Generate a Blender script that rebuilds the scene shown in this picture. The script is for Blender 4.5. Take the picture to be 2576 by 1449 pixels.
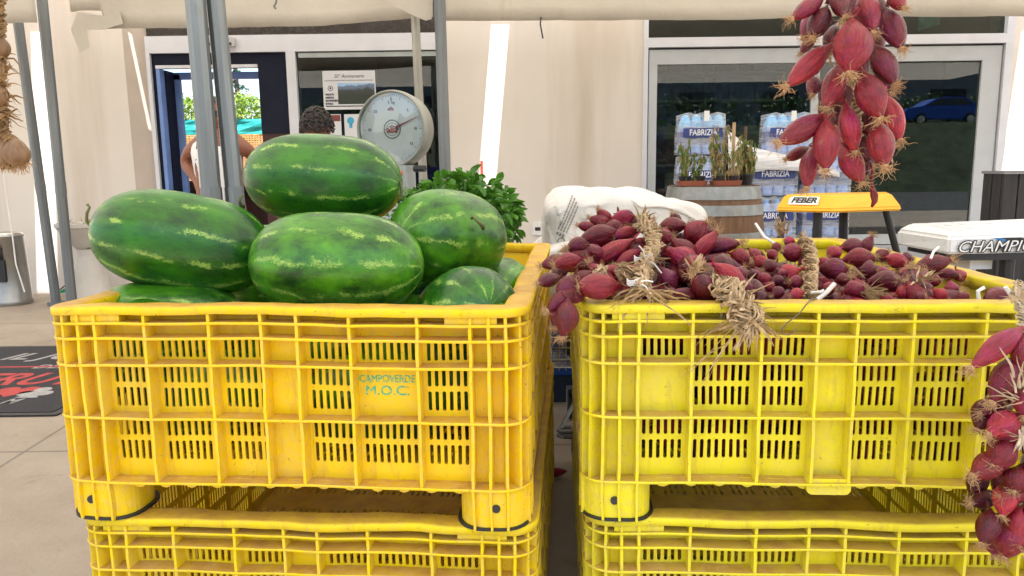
import bpy, bmesh, math, random
import numpy as np
from mathutils import Vector, Matrix, Quaternion, noise
from mathutils.geometry import tessellate_polygon
rnd = random.Random(7)
for _o in list(bpy.data.objects): bpy.data.objects.remove(_o)
S = bpy.context.scene
C = S.collection
# ---------------------------------------------------------------- camera
FPX, PITCH, ROLL, CAMH = 1896.6, 0.1549, 0.0132, 1.181
WALL = 7.6
cam_data = bpy.data.cameras.new('camera'); cam = bpy.data.objects.new('camera', cam_data); C.objects.link(cam)
cam_data.sensor_width = 36.0; cam_data.lens = 36.0 * FPX / 2576
cam_data.clip_start = 0.05; cam_data.clip_end = 1500
cam.location = (0, 0, CAMH)
_f = Vector((0, math.cos(PITCH), -math.sin(PITCH))); _u0 = Vector((0, math.sin(PITCH), math.cos(PITCH))); _r0 = Vector((1, 0, 0))
_r = _r0 * math.cos(ROLL) - _u0 * math.sin(ROLL); _u = _u0 * math.cos(ROLL) + _r0 * math.sin(ROLL)
_m = Matrix((_r, _u, -_f)).transposed().to_4x4(); _m.translation = cam.location
cam.matrix_world = _m
S.camera = cam
# ---------------------------------------------------------------- sky, sun, exposure
W = bpy.data.worlds.new('World'); S.world = W; W.use_nodes = True
wn = W.node_tree.nodes; wl = W.node_tree.links; wn.clear()
wo = wn.new('ShaderNodeOutputWorld'); bg = wn.new('ShaderNodeBackground'); sk = wn.new('ShaderNodeTexSky')
sk.sky_type = 'NISHITA'; sk.sun_disc = False; sk.dust_density = 2.5; sk.air_density = 1.0
SUN_T = Vector((-0.09, 0.40, -1.0)).normalized()          # direction the light travels
sk.sun_elevation = math.asin(-SUN_T.z)
sk.sun_rotation = math.atan2(-SUN_T.x, -SUN_T.y)
bg.inputs['Strength'].default_value = 0.15
wl.new(sk.outputs[0], bg.inputs[0]); wl.new(bg.outputs[0], wo.inputs[0])
sl = bpy.data.lights.new('sun', 'SUN'); sl.energy = 4.9; sl.angle = math.radians(0.5); sl.color = (1.0, 0.965, 0.91)
so = bpy.data.objects.new('sun', sl); C.objects.link(so)
so.rotation_euler = SUN_T.to_track_quat('-Z', 'Y').to_euler()
S.view_settings.view_transform = 'Standard'; S.view_settings.look = 'None'
S.view_settings.exposure = 1.65; S.view_settings.gamma = 1
S.cycles.max_bounces = 10; S.cycles.diffuse_bounces = 5; S.cycles.transparent_max_bounces = 16
# ---------------------------------------------------------------- helpers
def ray(X, Y):
    dx, dy = X - 1288, -(Y - 724.5)
    u = dx * math.cos(ROLL) + dy * math.sin(ROLL); v = -dx * math.sin(ROLL) + dy * math.cos(ROLL)
    return Vector((u / FPX, math.cos(PITCH) + v / FPX * math.sin(PITCH), -math.sin(PITCH) + v / FPX * math.cos(PITCH)))
def at(X, Y, D):
    d = ray(X, Y); return Vector((0, 0, CAMH)) + d * (D / d.y)
def wx(X, Y=300): return at(X, Y, WALL).x
def wz(Y, X=1288): return at(X, Y, WALL).z
def tag(o, label=None, cat=None, group=None, kind=None):
    if label: o['label'] = label
    if cat: o['category'] = cat
    if group: o['group'] = group
    if kind: o['kind'] = kind
    return o
def empty(name, loc=(0, 0, 0), label=None, cat=None, group=None, rz=0):
    o = bpy.data.objects.new(name, None); C.objects.link(o); o.location = loc; o.rotation_euler = (0, 0, rz)
    o.empty_display_size = 0.05
    return tag(o, label, cat, group)
def build(name, bm, mat, parent=None, smooth=False, loc=None, mats=None):
    me = bpy.data.meshes.new(name)
    bmesh.ops.recalc_face_normals(bm, faces=bm.faces[:])
    bm.to_mesh(me); bm.free()
    for m in (mats or [mat]): me.materials.append(m)
    if smooth: me.polygons.foreach_set('use_smooth', [True] * len(me.polygons))
    o = bpy.data.objects.new(name, me); C.objects.link(o)
    if parent: o.parent = parent
    if loc is not None: o.location = loc
    return o
def put(name, me, parent=None, loc=(0, 0, 0), rot=None, scale=None):
    o = bpy.data.objects.new(name, me); C.objects.link(o); o.parent = parent; o.location = loc
    if rot is not None:
        o.rotation_mode = 'QUATERNION'; o.rotation_quaternion = rot
    if scale is not None: o.scale = scale
    return o
def box(bm, x0, x1, y0, y1, z0, z1, M=None, mi=0):
    vs = [bm.verts.new(Vector(p) if M is None else M @ Vector(p)) for p in
          ((x0, y0, z0), (x1, y0, z0), (x1, y1, z0), (x0, y1, z0), (x0, y0, z1), (x1, y0, z1), (x1, y1, z1), (x0, y1, z1))]
    for f in ((0, 3, 2, 1), (4, 5, 6, 7), (0, 1, 5, 4), (1, 2, 6, 5), (2, 3, 7, 6), (3, 0, 4, 7)):
        fc = bm.faces.new([vs[i] for i in f]); fc.material_index = mi
def tube(bm, pts, rad, seg=8, cap=True, sx=1.0):
    pts = [Vector(p) for p in pts]; n = len(pts)
    if not hasattr(rad, '__len__'): rad = [rad] * n
    rings = []; prev = None
    for i, p in enumerate(pts):
        t = (pts[min(i + 1, n - 1)] - pts[max(i - 1, 0)])
        if t.length < 1e-9: t = Vector((0, 0, 1))
        t.normalize()
        if prev is None: a = t.orthogonal().normalized()
        else:
            a = prev - t * prev.dot(t)
            a = a.normalized() if a.length > 1e-6 else t.orthogonal().normalized()
        prev = a; b = t.cross(a)
        rings.append([bm.verts.new(p + (a * math.cos(2 * math.pi * k / seg) * sx + b * math.sin(2 * math.pi * k / seg)) * rad[i]) for k in range(seg)])
    for i in range(n - 1):
        for k in range(seg):
            bm.faces.new((rings[i][k], rings[i][(k + 1) % seg], rings[i + 1][(k + 1) % seg], rings[i + 1][k]))
    if cap and seg > 2:
        bm.faces.new(rings[0][::-1]); bm.faces.new(rings[-1])
    return rings
def lathe(bm, prof, seg=32, M=None, close=True):
    rings = []
    for r, z in prof:
        if r < 1e-6: rings.append([bm.verts.new((M or Matrix()) @ Vector((0, 0, z)))])
        else: rings.append([bm.verts.new((M or Matrix()) @ Vector((r * math.cos(2 * math.pi * k / seg), r * math.sin(2 * math.pi * k / seg), z))) for k in range(seg)])
    for a, b in zip(rings, rings[1:]):
        if len(a) == 1 and len(b) == 1: continue
        for k in range(seg):
            k2 = (k + 1) % seg
            if len(a) == 1: bm.faces.new((a[0], b[k2], b[k]))
            elif len(b) == 1: bm.faces.new((a[k], a[k2], b[0]))
            else: bm.faces.new((a[k], a[k2], b[k2], b[k]))
def rprism(bm, cx, cy, w, d, R, z0, z1, seg=5, M=None, scale_top=1.0):
    pts = []
    for sx, sy, a0 in ((1, 1, 0), (-1, 1, 90), (-1, -1, 180), (1, -1, 270)):
        for k in range(seg + 1):
            a = math.radians(a0 + 90 * k / seg)
            pts.append((sx * (w / 2 - R) + R * math.cos(a), sy * (d / 2 - R) + R * math.sin(a)))
    lo = [bm.verts.new((M or Matrix()) @ Vector((cx + x, cy + y, z0))) for x, y in pts]
    hi = [bm.verts.new((M or Matrix()) @ Vector((cx + x * scale_top, cy + y * scale_top, z1))) for x, y in pts]
    n = len(pts)
    bm.faces.new(lo[::-1]); bm.faces.new(hi)
    for i in range(n): bm.faces.new((lo[i], lo[(i + 1) % n], hi[(i + 1) % n], hi[i]))
def poly_extrude(bm, pts, z0, z1, M):
    lo = [bm.verts.new(M @ Vector((x, y, z0))) for x, y in pts]; hi = [bm.verts.new(M @ Vector((x, y, z1))) for x, y in pts]
    n = len(pts); bm.faces.new(lo[::-1]); bm.faces.new(hi)
    for i in range(n): bm.faces.new((lo[i], lo[(i + 1) % n], hi[(i + 1) % n], hi[i]))
def text(name, s, size, M, mat, parent, ext=0.0008, align='CENTER', shear=0.0, bold=0.0, sx=1.0):
    cu = bpy.data.curves.new(name, 'FONT'); cu.body = s; cu.size = size; cu.extrude = ext; cu.align_x = align; cu.shear = shear
    cu.offset = bold; cu.align_y = 'CENTER'; cu.resolution_u = 3
    t = bpy.data.objects.new(name, cu); C.objects.link(t)
    dg = bpy.context.evaluated_depsgraph_get(); me = bpy.data.meshes.new_from_object(t.evaluated_get(dg))
    bpy.data.objects.remove(t); bpy.data.curves.remove(cu)
    me.name = name; me.transform(Matrix.Diagonal((sx, 1, 1, 1))); me.transform(M); me.materials.clear(); me.materials.append(mat)
    o = bpy.data.objects.new(name, me); C.objects.link(o); o.parent = parent
    return o
FRONT = Matrix.Rotation(math.pi / 2, 4, 'X')     # text facing -Y
def T(x, y, z): return Matrix.Translation((x, y, z))
# ---------------------------------------------------------------- materials
class NT:
    def __init__(s, name):
        s.m = bpy.data.materials.new(name); s.m.use_nodes = True; s.t = s.m.node_tree; s.n = s.t.nodes; s.l = s.t.links
        s.b = s.n['Principled BSDF']; s.out = s.n['Material Output']; s._tc = None
    def tc(s, w='Object'):
        if s._tc is None: s._tc = s.n.new('ShaderNodeTexCoord')
        return s._tc.outputs[w]
    def set(s, k, v):
        if hasattr(v, 'is_linked') or isinstance(v, bpy.types.NodeSocket): s.l.new(v, s.b.inputs[k])
        else: s.b.inputs[k].default_value = (*v, 1) if hasattr(v, '__len__') and len(v) == 3 and k != 'Normal' else v
    def _in(s, sock, v):
        if isinstance(v, bpy.types.NodeSocket): s.l.new(v, sock)
        else: sock.default_value = v
    def mapping(s, scale=(1, 1, 1), src=None, rot=(0, 0, 0)):
        m = s.n.new('ShaderNodeMapping'); m.inputs['Scale'].default_value = scale; m.inputs['Rotation'].default_value = rot
        s.l.new(src or s.tc(), m.inputs[0]); return m.outputs[0]
    def noise(s, scale, detail=4, rough=.55, src=None, dist=0, out='Fac'):
        n = s.n.new('ShaderNodeTexNoise'); n.inputs['Scale'].default_value = scale; n.inputs['Detail'].default_value = detail
        n.inputs['Roughness'].default_value = rough; n.inputs['Distortion'].default_value = dist
        s.l.new(src or s.tc(), n.inputs['Vector']); return n.outputs[out]
    def vor(s, scale, src=None, out='Distance'):
        n = s.n.new('ShaderNodeTexVoronoi'); n.inputs['Scale'].default_value = scale; s.l.new(src or s.tc(), n.inputs['Vector']); return n.outputs[out]
    def math(s, op, a, b=0.0, c=0.0, clamp=False):
        n = s.n.new('ShaderNodeMath'); n.operation = op; n.use_clamp = clamp
        s._in(n.inputs[0], a); s._in(n.inputs[1], b); s._in(n.inputs[2], c); return n.outputs[0]
    def ramp(s, fac, stops):
        n = s.n.new('ShaderNodeValToRGB'); e = n.color_ramp.elements
        while len(e) < len(stops): e.new(.5)
        for q, (p, c) in zip(e, stops):
            q.position = p; q.color = (*c, 1) if hasattr(c, '__len__') else (c, c, c, 1)
        s.l.new(fac, n.inputs[0]); return n.outputs[0]
    def mix(s, fac, a, b, mode='MIX'):
        n = s.n.new('ShaderNodeMix'); n.data_type = 'RGBA'; n.blend_type = mode
        s._in(n.inputs[0], fac)
        for i, v in ((6, a), (7, b)):
            if isinstance(v, bpy.types.NodeSocket): s.l.new(v, n.inputs[i])
            else: n.inputs[i].default_value = (*v, 1)
        return n.outputs[2]
    def sep(s, v):
        n = s.n.new('ShaderNodeSeparateXYZ'); s.l.new(v, n.inputs[0]); return n.outputs
    def bump(s, h, strength=.3, dist=.002):
        n = s.n.new('ShaderNodeBump'); n.inputs['Strength'].default_value = strength; n.inputs['Distance'].default_value = dist
        s.l.new(h, n.inputs['Height']); s.l.new(n.outputs[0], s.b.inputs['Normal'])
    def rand(s): return s.n.new('ShaderNodeObjectInfo').outputs['Random']
def simple(name, col, rough=.5, metal=0, var=.12, scale=6, bump=0, bscale=60, spec=None):
    t = NT(name); n = t.noise(scale, 5)
    d = tuple(c * (1 - var) for c in col); l = tuple(min(1, c * (1 + var)) for c in col)
    t.set('Base Color', t.ramp(n, [(.3, d), (.7, l)])); t.set('Metallic', metal)
    t.set('Roughness', t.ramp(t.noise(scale * 3, 3), [(.3, max(0, rough - .06)), (.7, min(1, rough + .08))]))
    if bump: t.bump(t.noise(bscale, 4), bump, .003)
    if spec is not None: t.set('Specular IOR Level', spec)
    return t.m
def m_crate(name, col, dust=(.42, .20, .055)):
    t = NT(name)
    geo = t.n.new('ShaderNodeNewGeometry'); nz = t.sep(geo.outputs['Normal'])[2]
    pos = t.sep(t.tc())
    base = t.mix(t.ramp(t.noise(5, 4), [(.35, 0.), (.7, 1.)]), col, tuple(c * .88 for c in col))
    up = t.math('MULTIPLY', t.math('SUBTRACT', nz, .5), 2., clamp=True)
    dn = t.ramp(t.noise(14, 6, .65), [(.32, 0.5), (.62, 1.)])
    base = t.mix(t.math('MULTIPLY', t.math('MULTIPLY', up, dn), .85), base, dust)
    st = t.noise(1, 6, .7, src=t.mapping((38, 38, 8)))
    base = t.mix(t.math('MULTIPLY', t.ramp(st, [(.54, 0.), (.72, 1.)]), .50), base, (col[0] * .55, col[1] * .42, .03))
    sp = t.ramp(t.noise(90, 3, .7), [(.66, 0.), (.72, 1.)])
    base = t.mix(t.math('MULTIPLY', sp, .65), base, (.10, .05, .02))
    sc = t.ramp(t.noise(1, 5, .8, src=t.mapping((20, 20, 160))), [(.66, 0.), (.72, 1.)])
    base = t.mix(t.math('MULTIPLY', sc, .55), base, (.75, .62, .35))
    fad = t.ramp(t.noise(2.3, 5, .65), [(.50, 0.), (.70, 1.)]); base = t.mix(t.math('MULTIPLY', fad, .22), base, (.80, .66, .28))
    pt = t.ramp(geo.outputs['Pointiness'], [(.52, 0.), (.60, 1.)]); base = t.mix(t.math('MULTIPLY', t.math('MULTIPLY', pt, t.ramp(t.noise(50, 4, .7), [(.40, 0.), (.62, 1.)])), .30), base, (.62, .45, .22))
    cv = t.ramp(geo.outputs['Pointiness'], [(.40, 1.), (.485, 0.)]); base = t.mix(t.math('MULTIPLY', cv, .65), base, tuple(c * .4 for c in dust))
    t.set('Base Color', base); t.set('Roughness', t.ramp(t.noise(25, 4), [(.3, .38), (.75, .62)]))
    t.set('Specular IOR Level', .32)
    t.bump(t.noise(70, 5), .25, .002)
    tr = t.n.new('ShaderNodeBsdfTranslucent'); t.l.new(base, tr.inputs[0])
    mx = t.n.new('ShaderNodeMixShader'); mx.inputs[0].default_value = .05
    t.l.new(t.b.outputs[0], mx.inputs[1]); t.l.new(tr.outputs[0], mx.inputs[2]); t.l.new(mx.outputs[0], t.out.inputs[0])
    return t.m
def m_melon(name, light, nstr=11):
    t = NT(name); tc = t.tc(); x, y, z = t.sep(tc)
    ang = t.math('ARCTAN2', z, y)
    d1 = t.math('MULTIPLY', t.math('SUBTRACT', t.noise(2.2, 3, .5), .5), .55)
    d2 = t.math('MULTIPLY', t.math('SUBTRACT', t.noise(1, 5, .85, src=t.mapping((26, 14, 14)), dist=1.0), .5), .75)
    u = t.math('ADD', t.math('MULTIPLY', ang, nstr / (2 * math.pi)), t.math('ADD', d1, d2))
    fr = t.math('FRACT', t.math('ADD', u, t.math('MULTIPLY', t.rand(), 5)))
    s = t.math('MULTIPLY', t.math('ABSOLUTE', t.math('SUBTRACT', fr, .5)), 2)        # 0 at a line's middle
    br = t.math('MULTIPLY', t.math('SUBTRACT', t.noise(5.0, 3, .6), .5), .5)
    line = t.ramp(t.math('SUBTRACT', s, br), [(.04, 1.), (.20, 0.)])
    fe = t.ramp(t.noise(1, 6, .9, src=t.mapping((20, 30, 30)), dist=2.0), [(.44, 0.), (.52, 1.)])
    fe = t.math('MULTIPLY', fe, t.ramp(t.noise(2.7, 3, .6), [(.45, .04), (.53, 1.)]))
    line = t.math('MULTIPLY', line, fe)
    veil = t.ramp(s, [(.0, 1.), (.55, 0.)])
    dark = (.004, .045, .006); mid = (.034, .185, .004)
    base = t.mix(t.ramp(t.noise(1.9, 6, .65), [(.36, 0.), (.66, 1.)]), dark, light if light else mid)
    base = t.mix(t.math('MULTIPLY', veil, .38), base, (.05, .20, .02))
    vein = t.ramp(t.vor(1, src=t.mapping((5, 20, 20)), out='Distance'), [(.0, 1.), (.12, 0.)])
    base = t.mix(t.math('MULTIPLY', vein, .12), base, (.10, .28, .06))
    base = t.mix(line, base, (.38, .55, .10))
    scr = t.ramp(t.noise(1, 2, .5, src=t.mapping((5, 60, 60), rot=(.2, .5, .3))), [(.76, 0.), (.79, 1.)])
    base = t.mix(t.math('MULTIPLY', scr, .4), base, (.35, .38, .2))
    t.set('Base Color', base); t.set('Roughness', t.ramp(t.noise(9, 5), [(.3, .24), (.7, .42)]))
    t.set('Coat Weight', .05); t.set('Coat Roughness', .3); t.set('Specular IOR Level', .42)
    t.bump(t.noise(40, 3), .06, .01)
    return t.m
def m_onion(name, a, b, tip):
    t = NT(name); tc = t.tc(); z = t.sep(tc)[2]; r = t.rand()
    off = t.n.new('ShaderNodeVectorMath'); off.operation = 'ADD'; t.l.new(tc, off.inputs[0])
    cx = t.n.new('ShaderNodeCombineXYZ'); t.l.new(t.math('MULTIPLY', r, 40), cx.inputs[0]); t.l.new(cx.outputs[0], off.inputs[1])
    st = t.noise(1, 5, .65, src=t.mapping((11, 11, 1.1), src=off.outputs[0]))
    bl = t.noise(1.6, 4, .6, src=off.outputs[0])
    base = t.mix(t.ramp(st, [(.30, 0.), (.74, 1.)]), a, b)
    base = t.mix(t.math('MULTIPLY', t.ramp(bl, [(.52, 0.), (.70, 1.)]), .45), base, tip)
    base = t.mix(t.ramp(t.noise(3.5, 5, .7, src=off.outputs[0]), [(.64, 0.), (.74, .6)]), base, (.30, .13, .075))
    vein = t.ramp(t.noise(1, 2, .5, src=t.mapping((26, 26, 1.2), src=off.outputs[0])), [(.58, 0.), (.68, .28)])
    base = t.mix(vein, base, tuple(c * .5 for c in a))
    hs = t.n.new('ShaderNodeHueSaturation'); t.l.new(base, hs.inputs['Color'])
    t.l.new(t.math('ADD', t.math('MULTIPLY', r, .75), .6), hs.inputs['Value'])
    base = hs.outputs[0]
    t.set('Base Color', base); t.set('Roughness', t.ramp(t.noise(6, 3, src=off.outputs[0]), [(.3, .22), (.7, .42)]))
    t.set('Coat Weight', .12); t.set('Coat Roughness', .10); t.set('Specular IOR Level', .32)
    t.bump(t.noise(1, 5, .7, src=t.mapping((9, 9, 1.5), src=off.outputs[0])), .35, .05)
    return t.m
def m_wall():
    t = NT('plaster'); p = t.tc()
    n1 = t.noise(.5, 5, .6); n2 = t.noise(1, 5, .6, src=t.mapping((2.2, 2.2, .18)))
    base = t.mix(t.ramp(n1, [(.35, 0.), (.7, 1.)]), (.75, .70, .64), (.67, .62, .56))
    base = t.mix(t.math('MULTIPLY', t.ramp(n2, [(.5, 0.), (.75, 1.)]), .55), base, (.46, .36, .26))
    t.set('Base Color', base); t.set('Roughness', .9); t.bump(t.noise(160, 4), .25, .004); return t.m
def m_ground():
    t = NT('concrete'); g = t.n.new('ShaderNodeNewGeometry').outputs['Position']
    base = t.mix(t.ramp(t.noise(1.1, 8, .65, src=g), [(.32, 0.), (.68, 1.)]), (.27, .215, .16), (.39, .325, .25))
    base = t.mix(t.ramp(t.noise(5.5, 6, .7, src=g, dist=1.2), [(.58, 0.), (.72, .5)]), base, (.13, .115, .10))
    base = t.mix(t.ramp(t.noise(60, 3, .6, src=g), [(.66, 0.), (.74, .55)]), base, (.10, .09, .08))
    x, y, z = t.sep(g)
    def joint(v, per, off):
        f = t.math('FRACT', t.math('ADD', t.math('DIVIDE', v, per), off)); f = t.math('ABSOLUTE', t.math('SUBTRACT', f, .5))
        return t.ramp(f, [(.0, 1.), (.0035, 0.)])
    j = t.math('MAXIMUM', joint(y, 2.9, .42), joint(t.math('ADD', x, t.math('MULTIPLY', y, .05)), 2.9, .18))
    base = t.mix(t.math('MULTIPLY', j, .75), base, (.06, .05, .045))
    t.set('Base Color', base); t.set('Roughness', t.ramp(t.noise(4, 5, src=g), [(.3, .55), (.7, .85)])); t.bump(t.noise(40, 6, .7, src=g), .35, .01)
    return t.m
def m_tarp(name, col):
    t = NT(name)
    n = t.noise(1.4, 6, .6); base = t.mix(t.ramp(n, [(.35, 0.), (.7, 1.)]), col, tuple(c * .86 for c in col))
    st = t.noise(1, 5, .7, src=t.mapping((3.5, 3.5, .5)))
    base = t.mix(t.ramp(st, [(.58, 0.), (.74, .55)]), base, (.45, .33, .18))
    t.set('Base Color', base); t.set('Roughness', .6); t.bump(t.noise(3, 4), .5, .05)
    tr = t.n.new('ShaderNodeBsdfTranslucent'); t.l.new(base, tr.inputs[0])
    mx = t.n.new('ShaderNodeMixShader'); mx.inputs[0].default_value = .38
    t.l.new(t.b.outputs[0], mx.inputs[1]); t.l.new(tr.outputs[0], mx.inputs[2]); t.l.new(mx.outputs[0], t.out.inputs[0]); return t.m
def m_glass(name, tint=(.8, .88, .86), refl=.0, rough=.0):
    t = NT(name); t.n.remove(t.b)
    tr = t.n.new('ShaderNodeBsdfTransparent'); tr.inputs[0].default_value = (*tint, 1)
    gl = t.n.new('ShaderNodeBsdfGlossy'); gl.inputs['Roughness'].default_value = rough; gl.inputs[0].default_value = (1, 1, 1, 1)
    fr = t.n.new('ShaderNodeFresnel'); fr.inputs[0].default_value = 1.5
    a = t.math('ADD', t.math('MULTIPLY', fr.outputs[0], 1.3), refl, clamp=True)
    mx = t.n.new('ShaderNodeMixShader'); t.l.new(a, mx.inputs[0]); t.l.new(tr.outputs[0], mx.inputs[1]); t.l.new(gl.outputs[0], mx.inputs[2])
    t.l.new(mx.outputs[0], t.out.inputs[0]); return t.m
def m_film(name, col=(.9, .93, .97), fac=.45, rough=.12):
    t = NT(name); n = t.noise(1, 5, .7, src=t.mapping((3, 3, 26), rot=(0, .25, 0)))
    t.set('Base Color', col); t.set('Roughness', rough); t.bump(n, .8, .03)
    tr = t.n.new('ShaderNodeBsdfTransparent'); mx = t.n.new('ShaderNodeMixShader')
    t.l.new(t.ramp(n, [(.3, fac - .25), (.7, min(1, fac + .25))]), mx.inputs[0])
    t.l.new(tr.outputs[0], mx.inputs[1]); t.l.new(t.b.outputs[0], mx.inputs[2]); t.l.new(mx.outputs[0], t.out.inputs[0]); return t.m
def m_leaf(name, a, b, trans=.3, rough=.45):
    t = NT(name); base = t.mix(t.ramp(t.noise(6, 3), [(.3, 0.), (.7, 1.)]), a, b)
    t.set('Base Color', base); t.set('Roughness', rough)
    tr = t.n.new('ShaderNodeBsdfTranslucent'); t.l.new(t.mix(.5, base, b), tr.inputs[0]); mx = t.n.new('ShaderNodeMixShader'); mx.inputs[0].default_value = trans
    t.l.new(t.b.outputs[0], mx.inputs[1]); t.l.new(tr.outputs[0], mx.inputs[2]); t.l.new(mx.outputs[0], t.out.inputs[0]); return t.m
def m_steel(name, col, rough=.35, metal=.85, streak=(20, 20, 1)):
    t = NT(name); n = t.noise(1, 5, .65, src=t.mapping(streak)); n2 = t.noise(7, 4)
    base = t.mix(t.ramp(n, [(.3, 0.), (.7, 1.)]), col, tuple(c * .72 for c in col)); base = t.mix(t.ramp(n2, [(.6, 0.), (.75, .5)]), base, (.20, .18, .15))
    t.set('Base Color', base); t.set('Metallic', metal); t.set('Roughness', t.ramp(n, [(.3, rough - .08), (.7, rough + .14)])); return t.m
def m_straw():
    t = NT('straw'); n = t.noise(1, 5, .7, src=t.mapping((120, 120, 25))); n2 = t.noise(22, 4)
    base = t.mix(t.ramp(n, [(.35, 0.), (.65, 1.)]), (.30, .185, .085), (.62, .47, .27)); base = t.mix(t.ramp(n2, [(.55, 0.), (.72, .6)]), base, (.16, .09, .04))
    t.set('Base Color', base); t.set('Roughness', .75); t.bump(n, .6, .002); return t.m
def m_wood(name, a, b, sc=(1, 1, 12)):
    t = NT(name); n = t.noise(3, 7, .65, src=t.mapping(sc), dist=.4)
    t.set('Base Color', t.mix(t.ramp(n, [(.3, 0.), (.7, 1.)]), a, b)); t.set('Roughness', .7); t.bump(n, .4, .004); return t.m
M = dict(
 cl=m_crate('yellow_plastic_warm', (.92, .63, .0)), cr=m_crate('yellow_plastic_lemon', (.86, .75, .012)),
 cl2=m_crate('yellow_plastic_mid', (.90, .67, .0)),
 melon=m_melon('melon_rind_dark', None), melon2=m_melon('melon_rind_light', (.085, .30, .008), 10),
 on1=m_onion('onion_skin', (.085, .003, .009), (.32, .018, .030), (.26, .005, .105)),
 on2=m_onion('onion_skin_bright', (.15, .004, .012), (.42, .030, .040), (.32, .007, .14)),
 on3=m_onion('onion_skin_dark', (.045, .003, .006), (.19, .011, .019), (.17, .005, .09)),
 root=simple('dry_root', (.44, .27, .13), .85, var=.35, scale=40), straw=m_straw(),
 wall=m_wall(), ground=m_ground(), tarp=m_tarp('tarp_cloth', (.73, .69, .61)),
 alu=simple('white_aluminium', (.66, .68, .74), .35, var=.04), navy=simple('navy_panel', (.005, .008, .024), .6, var=.15, spec=.25),
 dark=simple('dark_paint', (.02, .02, .022), .5), black=simple('black_plastic', (.018, .018, .02), .45, var=.2), white=simple('white_plastic', (.78, .78, .77), .35, var=.04),
 glass=m_glass('window_glass', (.55, .62, .60), .0), clear=m_glass('clear_glass', (.95, .97, .97), .02),
 pole=m_steel('galvanised_steel', (.25, .275, .285), .42, .75), poled=m_steel('dull_steel', (.22, .24, .25), .5, .5), chrome=m_steel('bright_steel', (.55, .55, .54), .16, 1.0, (3, 3, 1)),
 cord=simple('white_string', (.78, .76, .72), .7), wire=simple('rusty_wire', (.16, .12, .09), .5, .4),
)
# ================================================================ the setting
def plane_obj(name, x0, x1, y0, y1, z, mat):
    bm = bmesh.new(); vs = [bm.verts.new(p) for p in ((x0, y0, z), (x1, y0, z), (x1, y1, z), (x0, y1, z))]; bm.faces.new(vs)
    return tag(build(name, bm, mat), kind='structure')
plane_obj('ground', -300, 300, -300, 300, 0, M['ground'])
# ---------------------------------------------------------------- building
bld = empty('market_building', (0, WALL, 0), 'cream plastered market building with aluminium shop windows and a navy doorway', 'building')
def bpart(name, bm, mat, parent=bld, **k):
    for v in bm.verts: v.co.y -= WALL
    return build(name, bm, mat, parent, **k)
xa = wx(322, 250); xb = wx(378, 250); xc = wx(1110, 250); xd = wx(1617, 250); xe = wx(2536, 250)
zt = wz(40); H = 5.0; WT = 0.22
bm = bmesh.new()
box(bm, -14, xa, WALL, WALL + WT, 0, H)
box(bm, xa, xc, WALL + .001, WALL + WT, zt + .45, H); box(bm, xc, xd, WALL, WALL + WT, 0, H)
box(bm, xd, xe, WALL + .001, WALL + WT, zt + .45, H); box(bm, xe, 14, WALL, WALL + WT, 0, H)
bpart('wall', bm, M['wall'])
# splayed reveal beside the door
bm = bmesh.new()
vs = [bm.verts.new(p) for p in ((xa, WALL, 0), (xb, WALL + .05, 0), (xb, WALL + .05, zt + .45), (xa, WALL, zt + .45), (xa, WALL + .18, 0), (xb, WALL + .18, 0), (xb, WALL + .18, zt + .45), (xa, WALL + .18, zt + .45))]
for f in ((0, 1, 2, 3), (5, 4, 7, 6), (1, 5, 6, 2), (3, 2, 6, 7)): bm.faces.new([vs[i] for i in f])
bpart('reveal', bm, simple('reveal_paint', (.50, .43, .37), .6, var=.05))
# side and rear volumes: dark rooms behind the windows, an open passage behind the door
room = simple('room_dark', (.22, .22, .21), .8); roomg = simple('room_floor', (.10, .09, .08), .6)
xp0 = wx(405, 300) - .02; xp1 = wx(655, 300)
bm = bmesh.new()
box(bm, xp1 + .28, xp1 + .36, WALL + WT, WALL + 5, 0, 3.3); box(bm, 7, 7.1, WALL + WT, WALL + 5, 0, 3.3)
box(bm, xp1 + .36, 7, WALL + 4.9, WALL + 5, 0, 3.3); box(bm, xp1 + .36, 7, WALL + WT, WALL + 4.9, 3.2, 3.3)
bpart('room', bm, room)
def text_on(s, size, x, z, y, mat, parent, **k): return text('lettering', s, size, T(x, y, z) @ FRONT, mat, parent, **k)
# --- left shopfront
zb0, zb1 = wz(92, 380), wz(130, 750)           # beam
alu = M['alu']
def frame(name, rects, y0, y1, mat, parent=bld):
    bm = bmesh.new()
    for i, (x0, x1, z0, z1) in enumerate(rects): box(bm, x0, x1, y0 + .0007 * i, y1, z0, z1)
    return bpart(name, bm, mat, parent)
yF = WALL - .02
frame('door_frame', [(xb, xc, zb1, zb0), (xb - .002, xb + .035, 0, zb1), (wx(729), wx(752), 0, zb1), (xc - .03, xc + .002, 0, zb1)], yF, WALL + .1, alu)
frame('transom_panel', [(xb, xc, zb0, zt + .45)], WALL + .03, WALL + .08, simple('transom_brown', (.035, .028, .025), .25, var=.2))
xo0, xo1 = wx(402, 300), wx(655, 300)
zo = wz(171, 530); zo2 = wz(336, 660)
navy = frame('navy_surround', [(xb + .035, xo0, 0, zb1), (xo0, wx(729), zo, zb1), (xo1, wx(729), zo2, zo)], WALL + .02, WALL + .07, M['navy'])
frame('lower_panel', [(xo1 + .002, wx(729), 0, zo2)], WALL + .03, WALL + .07, simple('brown_panel', (.045, .012, .009), .5, var=.3))
frame('door_head', [(xo0, xo1, zo, zo + .03)], WALL - .005, WALL + .05, alu)
blue = simple('blue_door', (.17, .28, .62), .35, var=.12)
bm = bmesh.new(); box(bm, xo0, xo0 + .035, WALL + .0, WALL + .3, 0, zo - .001); box(bm, xo0 + .036, xo0 + .10, WALL + .3, WALL + .34, 0, zo - .02)
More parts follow.
